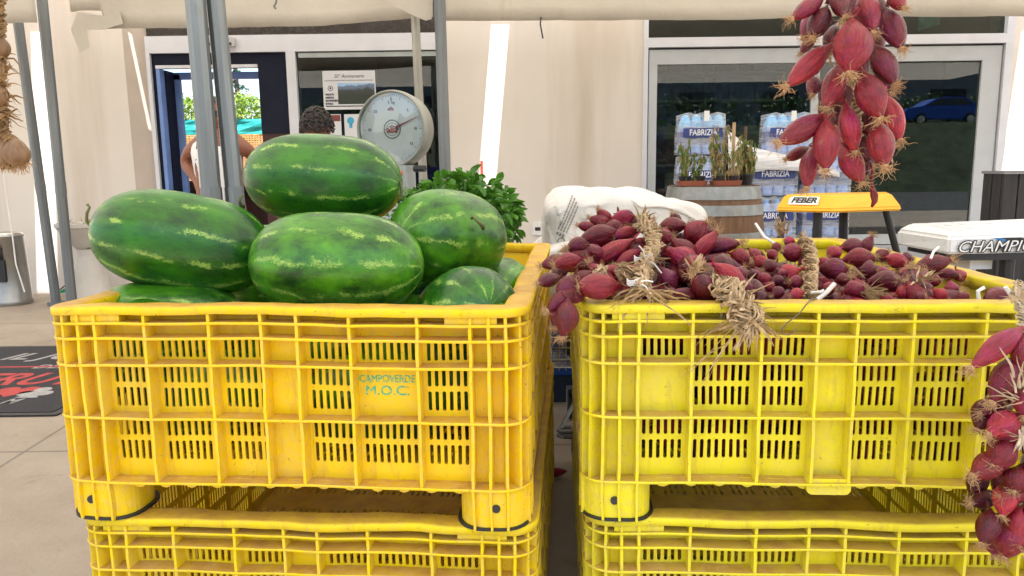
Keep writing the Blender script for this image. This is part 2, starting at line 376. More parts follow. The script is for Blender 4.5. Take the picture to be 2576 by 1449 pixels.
box(bm, xo0 + .036, xo1, WALL + .3, WALL + .34, zo - .07, zo - .0)
door = bpart('door', bm, blue)
bm = bmesh.new(); box(bm, xo0 + .034, xo0 + .05, WALL + .1, WALL + .28, 0, zo - .003); bpart('door_edge', bm, M['navy'], door)
# side walls of the passage
bm = bmesh.new(); box(bm, xo0 - .9, xo0 - .8, WALL + WT, WALL + 1.2, 0, 3.3); bpart('passage_wall', bm, room)
# automatic door sensor over the door
bm = bmesh.new(); a = at(522, 96, WALL - .06); b = at(592, 117, WALL - .06); rprism(bm, (a.x + b.x) / 2, 0, b.x - a.x, a.z - b.z, .012, 0, .06, M=T(0, WALL - .02, (a.z + b.z) / 2) @ FRONT)
sen = bpart('door_sensor', bm, simple('sensor_grey', (.45, .46, .46), .4))
bm = bmesh.new(); box(bm, a.x + .02, b.x - .03, WALL - .084, WALL - .079, b.z + .012, b.z + .035); bpart('sensor_window', bm, M['black'], sen)
# left window glass
xg0, xg1 = wx(754), xc - .032
zg = wz(143, 900)
bm = bmesh.new(); box(bm, xg0, xg1, WALL + .03, WALL + .036, 0.15, zb1); lw = bpart('window', bm, M['glass'])
frame('window_rail', [(xg0 + .02, xg1 - .003, zg, zb1 - .012)], WALL + .0, WALL + .02, simple('rail_grey', (.42, .47, .47), .4), lw)
bm = bmesh.new(); box(bm, xg0, xg1, WALL + .5, WALL + .52, 0, 1.15); box(bm, xg0 + .5, xg1 + .3, WALL + 1.4, WALL + 1.5, 0, 1.9); bpart('interior_counter', bm, simple('counter_brown', (.11, .07, .05), .5), lw)
# --- right window
zr0 = wz(95, 1700); zr1 = wz(119, 1700)
xr0, xr1 = wx(1652, 300), wx(2462, 300)
zbot = wz(590, 2200)
frame('window_frame', [(xd, xd + .045, .1, zt + .45), (xe - .075, xe, .1, zt + .45), (xd + .045, xe - .075, zr1, zr0)], yF, WALL + .1, alu)
inr = frame('sliding_sash', [(xd + .06, xr0, zbot - .1, zr1 - .02), (xr1, xe - .09, zbot - .1, zr1 - .02), (xr0, xr1, wz(160, 1800), zr1 - .02), (xr0, xr1, zbot - .1, zbot), (wx(2040), wx(2058), zbot, wz(160, 1800))], WALL + .01, WALL + .07, simple('sash_grey', (.50, .53, .56), .35, var=.05))
frame('sash_gasket', [(xd + .045, xd + .06, .1, zr1), (xe - .09, xe - .075, .1, zr1), (xd + .06, xe - .09, zr1 - .02, zr1)], WALL + .04, WALL + .06, M['dark'])
bm = bmesh.new(); box(bm, xr0, xr1, WALL + .035, WALL + .041, zbot, wz(160, 1800)); rw = bpart('window', bm, M['glass'])
bm = bmesh.new(); box(bm, xd + .045, xe - .075, WALL + .035, WALL + .041, zr0, zt + .449); bpart('transom_window', bm, M['glass'])
bm = bmesh.new(); box(bm, xd + .05, xe - .08, WALL + .25, WALL + .27, zr0 - .1, zt + .44); bpart('roller_blind', bm, simple('blind_charcoal', (.05, .045, .045), .7, var=.05), rw)
frame('sill_panel', [(xd + .045, xe - .075, .1, zbot - .11)], WALL + .01, WALL + .06, simple('sill_grey', (.42, .43, .46), .5))
tm = simple('poster_green', (.22, .50, .38), .5, var=.5, scale=9)
a = at(2308, 78, WALL + .2); b = at(2366, 32, WALL + .2)
bm = bmesh.new(); vs = [bm.verts.new(p) for p in ((a.x, WALL + .2, a.z), (b.x, WALL + .2, a.z + .06), (b.x, WALL + .2, b.z + .1), (a.x, WALL + .2, b.z + .1))]; bm.faces.new(vs)
g = bmesh.ops.extrude_face_region(bm, geom=bm.faces[:]); bmesh.ops.translate(bm, verts=[v for v in g['geom'] if isinstance(v, bmesh.types.BMVert)], vec=(0, .004, 0))
tag(build('window_poster', bm, tm), 'pale green poster hanging inside the glass above the right window', 'poster')
# things inside, seen dimly through the right pane
def glass_furn():
    t = empty('garden_slide', (2.9, WALL + 1.2, 0), 'dark green plastic garden slide standing behind the right shop window', 'slide')
    g1 = simple('dark_green_plastic', (.03, .20, .12), .4)
    bm = bmesh.new(); MM = Matrix.Rotation(.0, 4, 'Z')
    poly_extrude(bm, [(-.7, .0), (.9, .0), (.9, .72), (.35, .78), (-.1, .62), (-.7, .2)], -.3, .3, FRONT); build('base', bm, g1, t)
    bm = bmesh.new(); tube(bm, [(-.15, -.3, 0), (.15, -.3, 1.2), (.3, -.3, 1.7), (.55, -.3, 1.85), (.8, -.3, 1.7)], .035); build('rail', bm, simple('grey_rail', (.28, .32, .33), .4), t)
    return t
glass_furn()
t = empty('added_shelf', (1.75, WALL + 1.1, 0), 'added metal shelf with small goods to brighten the left pane of the right window', 'shelf')  # made-up shelf, added to brighten the dark pane
for z_ in (.5, .85, 1.2, 1.55, 1.9, 2.2):
    bm = bmesh.new(); box(bm, -.45, 1.3, -.15, .15, z_, z_ + .025); sh_ = build('shelf_board', bm, simple('shelf_grey', (.35, .37, .38), .5), t)
    bm = bmesh.new(); x_ = -.42
    while x_ < 1.2:
        w_ = rnd.uniform(.05, .14); box(bm, x_, x_ + w_, -.12, .1, z_ + .026, z_ + .026 + rnd.uniform(.08, .26)); x_ += w_ + rnd.uniform(.005, .05)
    build('goods', bm, simple('goods', rnd.choice([(.30, .10, .06), (.12, .18, .30), (.35, .33, .25), (.10, .25, .16)]), .5, var=.9, scale=7), t)
for x_ in (-.45, .4, 1.28):
    bm = bmesh.new(); box(bm, x_, x_ + .03, -.1515, .151, 0, 2.3); build('upright', bm, M['poled'], t)
t = empty('folding_chair', (4.05, WALL + .8, 0), 'black folding chair behind the right end of the shop window', 'chair')
bm = bmesh.new(); box(bm, -.25, .25, -.25, .2, .78, .83); build('seat', bm, M['black'], t)
bm = bmesh.new(); box(bm, -.22, .22, .2, .24, .86, 1.35); build('backrest', bm, M['black'], t)
for s in (-1, 1):
    bm = bmesh.new(); tube(bm, [(s * .23, -.25, 0), (s * .23, .2, .8)], .015); build('leg', bm, M['poled'], t)
    bm = bmesh.new(); tube(bm, [(s * .23, .25, 0), (s * .23, -.2, .8)], .015); build('leg', bm, M['poled'], t)
# wall socket
c = at(1352, 575, WALL); t = empty('wall_socket', (c.x, WALL - .0, c.z), 'small white socket box low on the cream wall', 'socket')
bm = bmesh.new(); rprism(bm, 0, 0, .10, .13, .012, 0, .02, M=FRONT); build('cover', bm, M['white'], t)
bm = bmesh.new(); box(bm, -.025, .03, -.0225, -.0195, -.02, .015); build('slot', bm, M['dark'], t)
# ---------------------------------------------------------------- behind the doorway: hedge, nets, trees, pole
leafh = m_leaf('hedge_leaf', (.10, .20, .02), (.30, .42, .05), .4)
def leaf_cloud(bm, n, f, size, seed=1, droop=.5, fold=.25, up=None):
    r = random.Random(seed)
    for _ in range(n):
        p, nn = f(r)
        L = size * r.uniform(.7, 1.3); d = Vector((r.gauss(0, 1), r.gauss(0, 1), r.gauss(0, .6) - droop * .5)).normalized()
        if nn is not None: d = (d + nn * 1.2).normalized()
        s = d.cross(Vector((r.gauss(0, .4), r.gauss(0, .4), 1))).normalized(); k = s.cross(d)
        a = p; b = p + d * L * .5 + s * L * .26 + k * L * fold * .4; c_ = p + d * L - k * L * .18 - Vector((0, 0, droop * L * .25)); e = p + d * L * .5 - s * L * .26 + k * L * fold * .4; m = p + d * L * .52
        va, vb, vc, ve, vm = [bm.verts.new(q) for q in (a, b, c_, e, m)]
        bm.faces.new((va, vb, vm)); bm.faces.new((vb, vc, vm)); bm.faces.new((vc, ve, vm)); bm.faces.new((ve, va, vm))
YH = WALL + 4.2
hz0 = at(560, 300, YH).z; hz1 = at(560, 232, YH).z
hx0, hx1 = at(415, 300, YH).x - .6, at(660, 300, YH).x + .8
bm = bmesh.new()
def fh(r):
    x = r.uniform(hx0, hx1); top = hz1 + .10 * noise.noise(Vector((x * 2.2, 0, 3))) + .06 * noise.noise(Vector((x * 7, 0, 3)))
    return Vector((x, YH + .25 + r.uniform(0, .5), hz0 - .4 + (top - hz0 + .4) * r.random() ** .7)), None
leaf_cloud(bm, 3600, fh, .085, 5)
tag(build('hedge', bm, leafh), 'sunlit yellow-green hedge above the teal net seen through the doorway', 'hedge')
teal = NT('teal_net'); teal.set('Base Color', teal.mix(teal.ramp(teal.noise(1, 3, .6, src=teal.mapping((3, 3, 22))), [(.4, 0.), (.6, 1.)]), (.0, .22, .22), (.02, .36, .34))); teal.set('Roughness', .7)
zT0 = at(560, 338, YH).z
bm = bmesh.new(); 
def sheet(bm, x0, x1, z0, z1, y, nx=24, nz=6, amp=.02, th=.006):
    g = [[[bm.verts.new((x0 + (x1 - x0) * i / nx, y + k * th + amp * noise.noise(Vector((i * .6, j * .4, y))), z0 + (z1 - z0) * j / nz)) for j in range(nz + 1)] for i in range(nx + 1)] for k in (0, 1)]
    for k in (0, 1):
        for i in range(nx):
            for j in range(nz): bm.faces.new((g[k][i][j], g[k][i + 1][j], g[k][i + 1][j + 1], g[k][i][j + 1]))
sheet(bm, hx0, hx1, zT0, hz0, YH, amp=.05); tag(build('shade_net', bm, teal.m), 'teal shade net stretched in front of the hedge behind the doorway', 'net')
bm = bmesh.new(); s_ = .042
x = hx0
while x < hx1: box(bm, x, x + .012, YH - .006, YH - .002, .2, zT0 - .004); x += s_
z = .2
while z < zT0: box(bm, hx0, hx1, YH - .0085, YH - .0065, z, z + .010); z += .034
tag(build('safety_mesh', bm, simple('orange_mesh', (.72, .30, .12), .6, var=.2)), 'orange safety mesh fence below the teal net behind the doorway', 'fence')
bm = bmesh.new(); box(bm, hx0 - .3, hx1 + .3, YH + .9, YH + 1.05, 0, hz0 - .15); tag(build('garden_wall', bm, simple('pale_wall', (.6, .57, .5), .8)), 'pale low wall behind the orange mesh fence', 'wall')
# dark bench / planter at the left bottom of the doorway
t = empty('wooden_bench', (at(470, 480, WALL + 1.3).x, WALL + 1.3, 0), 'dark brown wooden bench just beyond the doorway', 'bench')
wd = m_wood('bench_wood', (.05, .018, .012), (.09, .03, .02), (12, 1, 1))
z0 = at(470, 455, WALL + 1.3).z
bm = bmesh.new(); box(bm, -.4, 1.6, -.15, .2, z0 - .12, z0); build('seat', bm, wd, t)
bm = bmesh.new(); box(bm, -.4, 1.6, .1, .14, .1, z0 - .121); build('apron', bm, wd, t)
for xx in (-.35, 1.5):
    bm = bmesh.new(); box(bm, xx, xx + .08, -.1, .09, 0, z0 - .121); build('leg', bm, wd, t)
# distant conifer and mast beyond the hedge
YC = WALL + 9; c = at(600, 300, YC)
t = empty('conifer_tree', (c.x, YC, 0), 'thin conifer with sparse tiered branches beyond the hedge', 'tree')
top = at(600, 175, YC).z + .6
bm = bmesh.new(); tube(bm, [(0, 0, 0), (.03, 0, top * .6), (0, 0, top)], [.12, .07, .01]); build('trunk', bm, simple('bark', (.12, .09, .07), .9), t)
bm = bmesh.new(); r = random.Random(4)
for k in range(16):
    z = top * (.45 + .53 * k / 15); L = .55 * (1.1 - k / 15)
    for q in range(3):
        a = r.uniform(0, 6.28); d = Vector((math.cos(a), math.sin(a), -.15))
        for j in range(26):
            p = Vector((0, 0, z)) + d * L * r.random() + Vector((r.gauss(0, .02), r.gauss(0, .02), r.gauss(0, .02)))
            leaf_cloud(bm, 1, lambda rr, p=p: (p, None), .08, r.randint(0, 9999))
build('crown', bm, m_leaf('needle_green', (.02, .07, .04), (.06, .14, .08), .2), t)
c = at(640, 300, YC); t = empty('utility_pole', (c.x, YC + 1, 0), 'pale utility pole beyond the hedge at the right of the doorway', 'pole')
bm = bmesh.new(); tube(bm, [(0, 0, 0), (0, 0, 7)], [.09, .06]); build('shaft', bm, simple('pale_pole', (.55, .55, .55), .6), t)
# a second run of the hedge row behind, seen low between
# ---------------------------------------------------------------- across the yard behind the camera (mirrored in the windows)
def far_side():
    b = empty('warehouse', (0, -40, 3.2), 'long pale warehouse across the yard mirrored in the window glass', 'building')
    bm = bmesh.new(); box(bm, -45, 45, -6, 0, 0, 5.5); build('wall', bm, simple('far_wall', (.22, .24, .26), .8), b)
    bm = bmesh.new(); box(bm, -45.5, 45.5, -6.5, .4, 5.5, 6.0); build('roof', bm, simple('far_roof', (.22, .24, .27), .6), b)
    for i in range(-6, 7):
        bm = bmesh.new(); box(bm, i * 6, i * 6 + 2.6, .003, .05, 2.0, 3.3); build('window', bm, M['dark'], b)
    bm = bmesh.new()
    def f(r):
        x = r.uniform(-30, 30); return Vector((x, -29 + r.uniform(-.6, .6), 3.2 + r.random() ** .8 * (1.9 + .6 * noise.noise(Vector((x * .6, 0, 0)))))), None
    leaf_cloud(bm, 5200, f, .32, 9); tag(build('hedge', bm, m_leaf('far_hedge_leaf', (.03, .08, .02), (.08, .16, .04), .25)), 'long dark hedge across the yard mirrored in the window glass', 'hedge')
far_side()
plane_obj('yard', -200, 200, -200, -4.5, .004, simple('dim_unseen_ground', (.055, .055, .055), .85, scale=2))  # unseen dark ground sheet, added to dim the window reflection
bm = bmesh.new(); poly_extrude(bm, [(-28.5, 3.2), (-22, 3.2), (-18, 0.0), (-60, 0.0), (-60, 3.2)], -60, 60, Matrix(((0, 0, 1, 0), (1, 0, 0, 0), (0, 1, 0, 0), (0, 0, 0, 1)))); tag(build('embankment', bm, simple('bank_grass', (.05, .07, .03), .95, var=.5, scale=1.5)), kind='structure')
# blue parked car, mirrored in the right window
def car():
    mx = at(2395, 300, WALL); d = (mx - Vector((0, 0, CAMH))); k = 1 + 13.0 / WALL
    px = mx.x * (2 * 1 + 26.0 / WALL) - .8
    t = empty('parked_car', (px, -26.0, 3.2), 'bright blue hatchback parked across the yard mirrored in the right window', 'car')
    bl = simple('car_blue', (.01, .09, .50), .22, .2, var=.03); gl = simple('car_glass', (.03, .04, .05), .1)
    body = [(-2.05, .35), (-2.1, .7), (-1.95, .92), (-1.2, 1.02), (1.75, 1.05), (2.05, .95), (2.12, .6), (2.05, .32)]
    cab = [(-1.15, 1.0), (-.45, 1.42), (.1, 1.50), (1.1, 1.47), (1.75, 1.04)]
    bm = bmesh.new(); poly_extrude(bm, body, -.86, .86, FRONT); bmesh.ops.bevel(bm, geom=bm.edges[:], offset=.05, segments=2, affect='EDGES'); build('body', bm, bl, t)
    bm = bmesh.new(); poly_extrude(bm, cab, -.72, .72, FRONT); bmesh.ops.bevel(bm, geom=bm.edges[:], offset=.04, segments=2, affect='EDGES'); build('cabin', bm, bl, t)
    for s in (-1, 1):
        bm = bmesh.new(); poly_extrude(bm, [(-.95, 1.05), (-.4, 1.37), (.12, 1.43), (.12, 1.05)], s * .722, s * .735, FRONT); build('window', bm, gl, t)
        bm = bmesh.new(); poly_extrude(bm, [(.2, 1.05), (.2, 1.43), (1.05, 1.40), (1.5, 1.08)], s * .722, s * .735, FRONT); build('window', bm, gl, t)
        for x in (-1.3, 1.3):
            bm = bmesh.new(); lathe(bm, [(0, -.1), (.30, -.1), (.33, -.06), (.33, .06), (.30, .1), (0, .1)], 24, T(x, s * .8, .33) @ FRONT); w = build('wheel', bm, M['black'], t)
            bm = bmesh.new(); lathe(bm, [(0, -.115), (.2, -.11), (.2, .11), (0, .115)], 20, T(x, s * .8, .33) @ FRONT); build('rim', bm, M['chrome'], w)
        bm = bmesh.new(); box(bm, -2.07, -1.85, s * .5 - .15, s * .5 + .15, .72, .84); build('headlight', bm, M['white'], t)
car()
# ---------------------------------------------------------------- market tents: roofs on the sheet z=2.9 unseen, extended for shade, holes cut to throw the sun stripes
ZR = 2.9
def back(p):                       # point on the wall -> point of the roof its sunray passes
    k = (ZR - p.z); return (p.x + .09 * k, p.y - .40 * k)
def stripe(q): return [back(at(x, y, WALL)) for x, y in q]
holeR = stripe([(1236, 62), (1281, 62), (1246, 470), (1203, 470)])
x0h = sum(h[0] for h in holeR) / 4
holeR2 = stripe([(2570, 80), (2680, 80), (2640, 640), (2497, 560)])
holeL = stripe([(77, 80), (128, 80), (146, 735), (94, 733)])
holeD = stripe([(320, 72), (329, 72), (377, 300), (369, 300)])
def roof_mesh(outer, holes):
    loops = [[Vector((x, y, 0)) for x, y in outer]] + [[Vector((x, y, 0)) for x, y in h] for h in holes]
    flat = [p for l in loops for p in l]; bm = bmesh.new(); vs = [bm.verts.new((p.x, p.y, ZR)) for p in flat]
    for t in tessellate_polygon(loops):
        try: bm.faces.new([vs[i] for i in t])
        except ValueError: pass
    return bm
def valance(x0, x1, y, fz, ztop, n=60, name='valance', parent=None, amp=.035):
    bm = bmesh.new(); rows = 5; g = []
    for i in range(n + 1):
        x = x0 + (x1 - x0) * i / n; zb = fz(x)
        g.append([bm.verts.new((x, y + amp * noise.noise(Vector((x * 1.3, j * .3, y))) + .006 * math.sin(x * 11) * (1 - j / rows), zb + .004 * noise.noise(Vector((x * 6, 1, y))) * (j == 0) + (ztop - zb) * j / rows)) for j in range(rows + 1)])
    for i in range(n):
        for j in range(rows): bm.faces.new((g[i][j], g[i + 1][j], g[i + 1][j + 1], g[i][j + 1]))
    o = build(name, bm, M['tarp'], parent, smooth=True)
    md = o.modifiers.new('t', 'SOLIDIFY'); md.thickness = .003
    return o
YV = 6.3
def lin(pts):
    pts = [(at(x, y, YV).x, at(x, y, YV).z) for x, y in pts]
    def f(x):
        if x <= pts[0][0]: return pts[0][1]
        for (a, za), (b, zb) in zip(pts, pts[1:]):
            if x <= b: return za + (zb - za) * (x - a) / (b - a)
        return pts[-1][1]
    return f, pts[0][0], pts[-1][0]
def leg(px, D, w, y0=None, lean=0.0, mat=None, parent=None, px2=None, y2=None, hexa=True, ztop=None):
    a = at(px, 0, D); a0 = at(px2 if px2 else px, y2 or 500, D)
    r = w / FPX * D / 2
    d = (a - a0) / (a.z - a0.z); top = ztop or 2.86
    P0 = a0 + d * (0 - a0.z); P1 = a0 + d * (top - a0.z)
    bm = bmesh.new(); tube(bm, [P0, P0.lerp(P1, .5), P1], r, 10 if hexa else 20)
    o = build('leg', bm, mat or M['pole'], parent, smooth=not hexa)
    bm = bmesh.new(); tube(bm, [P0, P0 + (P1 - P0) * .012], r * 1.8, 12); build('foot_plate', bm, M['poled'], o)
    Q = P0.lerp(P1, .36); bm = bmesh.new(); tube(bm, [Q, Q + d * .10], r * 1.06, 12); build('sleeve', bm, mat or M['pole'], o)
    return o
tl = empty('market_tent', (-2.5, 4.5, 0), 'cream market tent on the left with a torn hanging valance', 'tent', 'cream market tents')
def tp(o): o.location = -o.parent.location; return o
tp(build('roof', roof_mesh([(-8, -.6), (-1.0, -.6), (-1.0, WALL - .01), (-8, WALL - .01)], [holeL, holeD]), M['tarp'], tl))
f, a, b = lin([(262, 72), (300, 72), (520, 70), (820, 64), (1040, 47), (1090, 44)])
f1, a1, b1 = lin([(184, 30), (200, 27), (268, 26)])
fl = lambda x: f(x) if x > a else f1(x)
bm = None
tp(valance(a1 - .02, b, YV, fl, 2.9, 120, parent=tl))
fa, aa, bb = lin([(-60, 60), (0, 64), (88, 76), (96, 74)])
tp(valance(aa - 2, at(97, 70, 6.0).x, 6.0, lambda x: fa(x) - .005, 2.9, 50, 'valance_end', tl))
# torn flap
bm = bmesh.new(); pts = [(196, 22), (284, 26), (268, 60), (262, 74), (217, 76), (226, 124), (204, 130), (182, 78), (180, 76)]
pts = [(196, 22), (300, 22), (272, 52), (262, 73), (222, 74), (223, 120), (203, 130), (180, 76), (190, 50)]
pts = [(262, 40), (300, 24), (310, 60), (262, 74), (220, 75), (226, 120), (202, 130), (178, 75), (196, 30)]
loops = [[at(x, y, YV - .03) for x, y in pts]]
vs = [bm.verts.new(p) for p in loops[0]]
for t3 in tessellate_polygon(loops): bm.faces.new([vs[i] for i in t3])
o = tp(build('torn_flap', bm, M['tarp'], tl)); o.modifiers.new('t', 'SOLIDIFY').thickness = .004
tp(leg(542, 3.05, 44, px2=591, y2=500, parent=tl)); tp(leg(106, 6.8, 25, px2=178, y2=730, parent=tl, mat=M['poled'])); 
tp(leg(1042, 6.1, 21, px2=1062, y2=400, parent=tl, mat=simple('pole_ochre', (.34, .33, .29), .5, .4)))
tr_ = empty('market_tent', (2.5, 4.5, 0), 'cream market tent on the right with a long straight valance', 'tent', 'cream market tents')
tp(build('roof', roof_mesh([(-1.0, -.6), (9, -.6), (9, WALL - .01), (-1.0, WALL - .01)], [holeR, holeR2]), M['tarp'], tr_))
f, a, b = lin([(1112, 53), (1400, 52), (1800, 50), (2100, 43), (2400, 41), (2700, 42)])
tp(valance(a, b + 2.5, YV, f, 2.9, 120, parent=tr_))
bm = bmesh.new(); loops = [[at(x, y, YV - .35) for x, y in ((965, -40), (1088, -40), (1086, 48), (1072, 52), (1050, 44), (985, 12), (960, -10))]]
vs = [bm.verts.new(p) for p in loops[0]]
for t3 in tessellate_polygon(loops): bm.faces.new([vs[i] for i in t3])
o = tp(build('corner_flap', bm, M['tarp'], tr_)); o.modifiers.new('t', 'SOLIDIFY').thickness = .004
tp(leg(1106, 5.9, 28, px2=1120, y2=430, parent=tr_, mat=M['poled'])); tp(leg(491, 3.0, 49, px2=533, y2=500, parent=tr_)); tp(leg(38, 6.9, 23, px2=140, y2=750, parent=tl, mat=M['poled']))
# black wire dangling from the valance, and a screw stub
bm = bmesh.new(); tube(bm, [at(1361, 44, 6.28), at(1359, 60, 6.25), at(1362, 76, 6.24), at(1366, 97, 6.24)], .006, 6); tag(build('dangling_wire', bm, M['black']), 'short black wire dangling from the right tent valance before the wall', 'wire')
bm = bmesh.new(); tube(bm, [at(696, -4, 5.9), at(694, 8, 5.9), at(689, 16, 5.9), at(694, 22, 5.9)], .008, 6); tag(build('hook', bm, M['poled']), 'small metal hook hanging under the left tent top edge', 'hook')
bm = bmesh.new(); tube(bm, [at(8, 425, 5.5), at(20, 520, 5.5), at(32, 600, 5.5), at(40, 665, 5.5), at(62, 735, 5.5)], .005, 6); tag(build('hanging_cord', bm, M['cord']), 'thin white cord hanging below the garlic in front of the bin', 'cord')
# ================================================================ crates
CW, CD, CR = 1.0, 1.38, .06
RIBS = [.456, .422, .386, .28, .145, .037]
ROWS = [-.034, -.065, -.12, -.232, -.37]
def spos(side, t, o):
    L, Dp = (CW, CD) if side % 2 == 0 else (CD, CW)
    h = L / 2 - CR; s = 1 if t > 0 else -1
    if abs(t) <= h: x, y = t, -(Dp / 2 + o)
    else:
        ph = (abs(t) - h) / CR; x = s * (h + (CR + o) * math.sin(ph)); y = -(Dp / 2 - CR + (CR + o) * math.cos(ph))
    a = side * math.pi / 2; return Vector((x * math.cos(a) - y * math.sin(a), x * math.sin(a) + y * math.cos(a), 0))
def tend(side):
    L = CW if side % 2 == 0 else CD; return L / 2 - CR + CR * math.pi / 4
def tsub(side, t0, t1, step=.06):
    L = CW if side % 2 == 0 else CD; h = L / 2 - CR
    ts = [t0, t1]
    for k in range(-8, 9):
        for s in (-1, 1):
            q = s * (h + CR * math.pi / 4 * k / 4) if k >= 0 else None
            if q is not None and t0 + 1e-5 < q < t1 - 1e-5: ts.append(q)
    n = int((t1 - t0) / step)
    for i in range(1, n):
        q = t0 + (t1 - t0) * i / n
        if abs(q) < h - .01: ts.append(q)
    ts = sorted(set(round(q, 6) for q in ts)); return ts
def sweep(bm, side, t0, t1, prof, caps=True, step=.06):
    rings = []
    for t in tsub(side, t0, t1, step):
        rings.append([bm.verts.new(spos(side, t, o) + Vector((0, 0, z))) for o, z in prof])
    n = len(prof)
    for a, b in zip(rings, rings[1:]):
        for i in range(n): bm.faces.new((a[i], b[i], b[(i + 1) % n], a[(i + 1) % n]))
    if caps: bm.faces.new(rings[0][::-1]); bm.faces.new(rings[-1])
def sbox(bm, side, t0, t1, z0, z1, o0, o1, **k): sweep(bm, side, t0, t1, [(o0, z0), (o1, z0), (o1, z1), (o0, z1)], **k)
OP0, OP1 = -.040, -.036
def slotcell(bm, P, t0, t1, z0, z1, s0, s1, a0, a1, ch=.0022):
    """cell t0..t1 x z0..z1 with a rounded slot s0..s1 x a0..a1 ; P(t,z,k) -> point on face k"""
    out = [(t0, z0), (t1, z0), (t1, z1), (t0, z1)]
    inn = [(s0, a0 + ch), (s0 + ch, a0), (s1 - ch, a0), (s1, a0 + ch), (s1, a1 - ch), (s1 - ch, a1), (s0 + ch, a1), (s0, a1 - ch)]
    R = []
    for k in (0, 1):
        O = [bm.verts.new(P(t, z, k)) for t, z in out]; I = [bm.verts.new(P(t, z, k)) for t, z in inn]; R.append((O, I))
        for f in ((O[0], O[1], I[2], I[1]), (O[1], I[3], I[2]), (O[1], O[2], I[4], I[3]), (O[2], I[5], I[4]), (O[2], O[3], I[6], I[5]), (O[3], I[7], I[6]), (O[3], O[0], I[0], I[7]), (O[0], I[1], I[0])):
            bm.faces.new(f)
    I0, I1 = R[0][1], R[1][1]
    for i in range(8): bm.faces.new((I0[i], I0[(i + 1) % 8], I1[(i + 1) % 8], I1[i]))
def wall_panel(bm, side, cols, blank=()):
    """cols: list of (t0,t1,nslots)"""
    def P(t, z, k): return spos(side, t, OP1 if k else OP0) + Vector((0, 0, z))
    def solid(t0, t1, z0, z1): sbox(bm, side, t0, t1, z0, z1, OP0, OP1, caps=False, step=.2)
    rows = [(-.034, -.065, []), (-.065, -.12, [(-.0695, -.1125)]), (-.12, -.232, [(-.1265, -.166), (-.1765, -.217)]), (-.232, -.37, [(-.2385, -.279), (-.290, -.331)])]
    solid(-tend(side), tend(side), -.034, -.014)
    for ci, (t0, t1, n) in enumerate(cols):
        for ri, (zt_, zb_, sl_) in enumerate(rows):
            if n == 0 or not sl_ or (ci, ri) in blank: solid(t0, t1, zb_, zt_); continue
            mg = ((t1 - t0) - n * .0147) / 2; mg2 = (t1 - t0) - n * .0147 - mg
            solid(t0, t0 + mg, zb_, zt_); solid(t1 - mg2, t1, zb_, zt_)
            z = zt_
            for q, (a1, a0) in enumerate(sl_):
                zlo = zb_ if q == len(sl_) - 1 else (a0 + sl_[q + 1][0]) / 2
                for i in range(n):
                    c0 = t0 + mg + i * .0147
                    slotcell(bm, P, c0, c0 + .0147, zlo, z, c0 + .0036, c0 + .0111, a0, a1)
                z = zlo
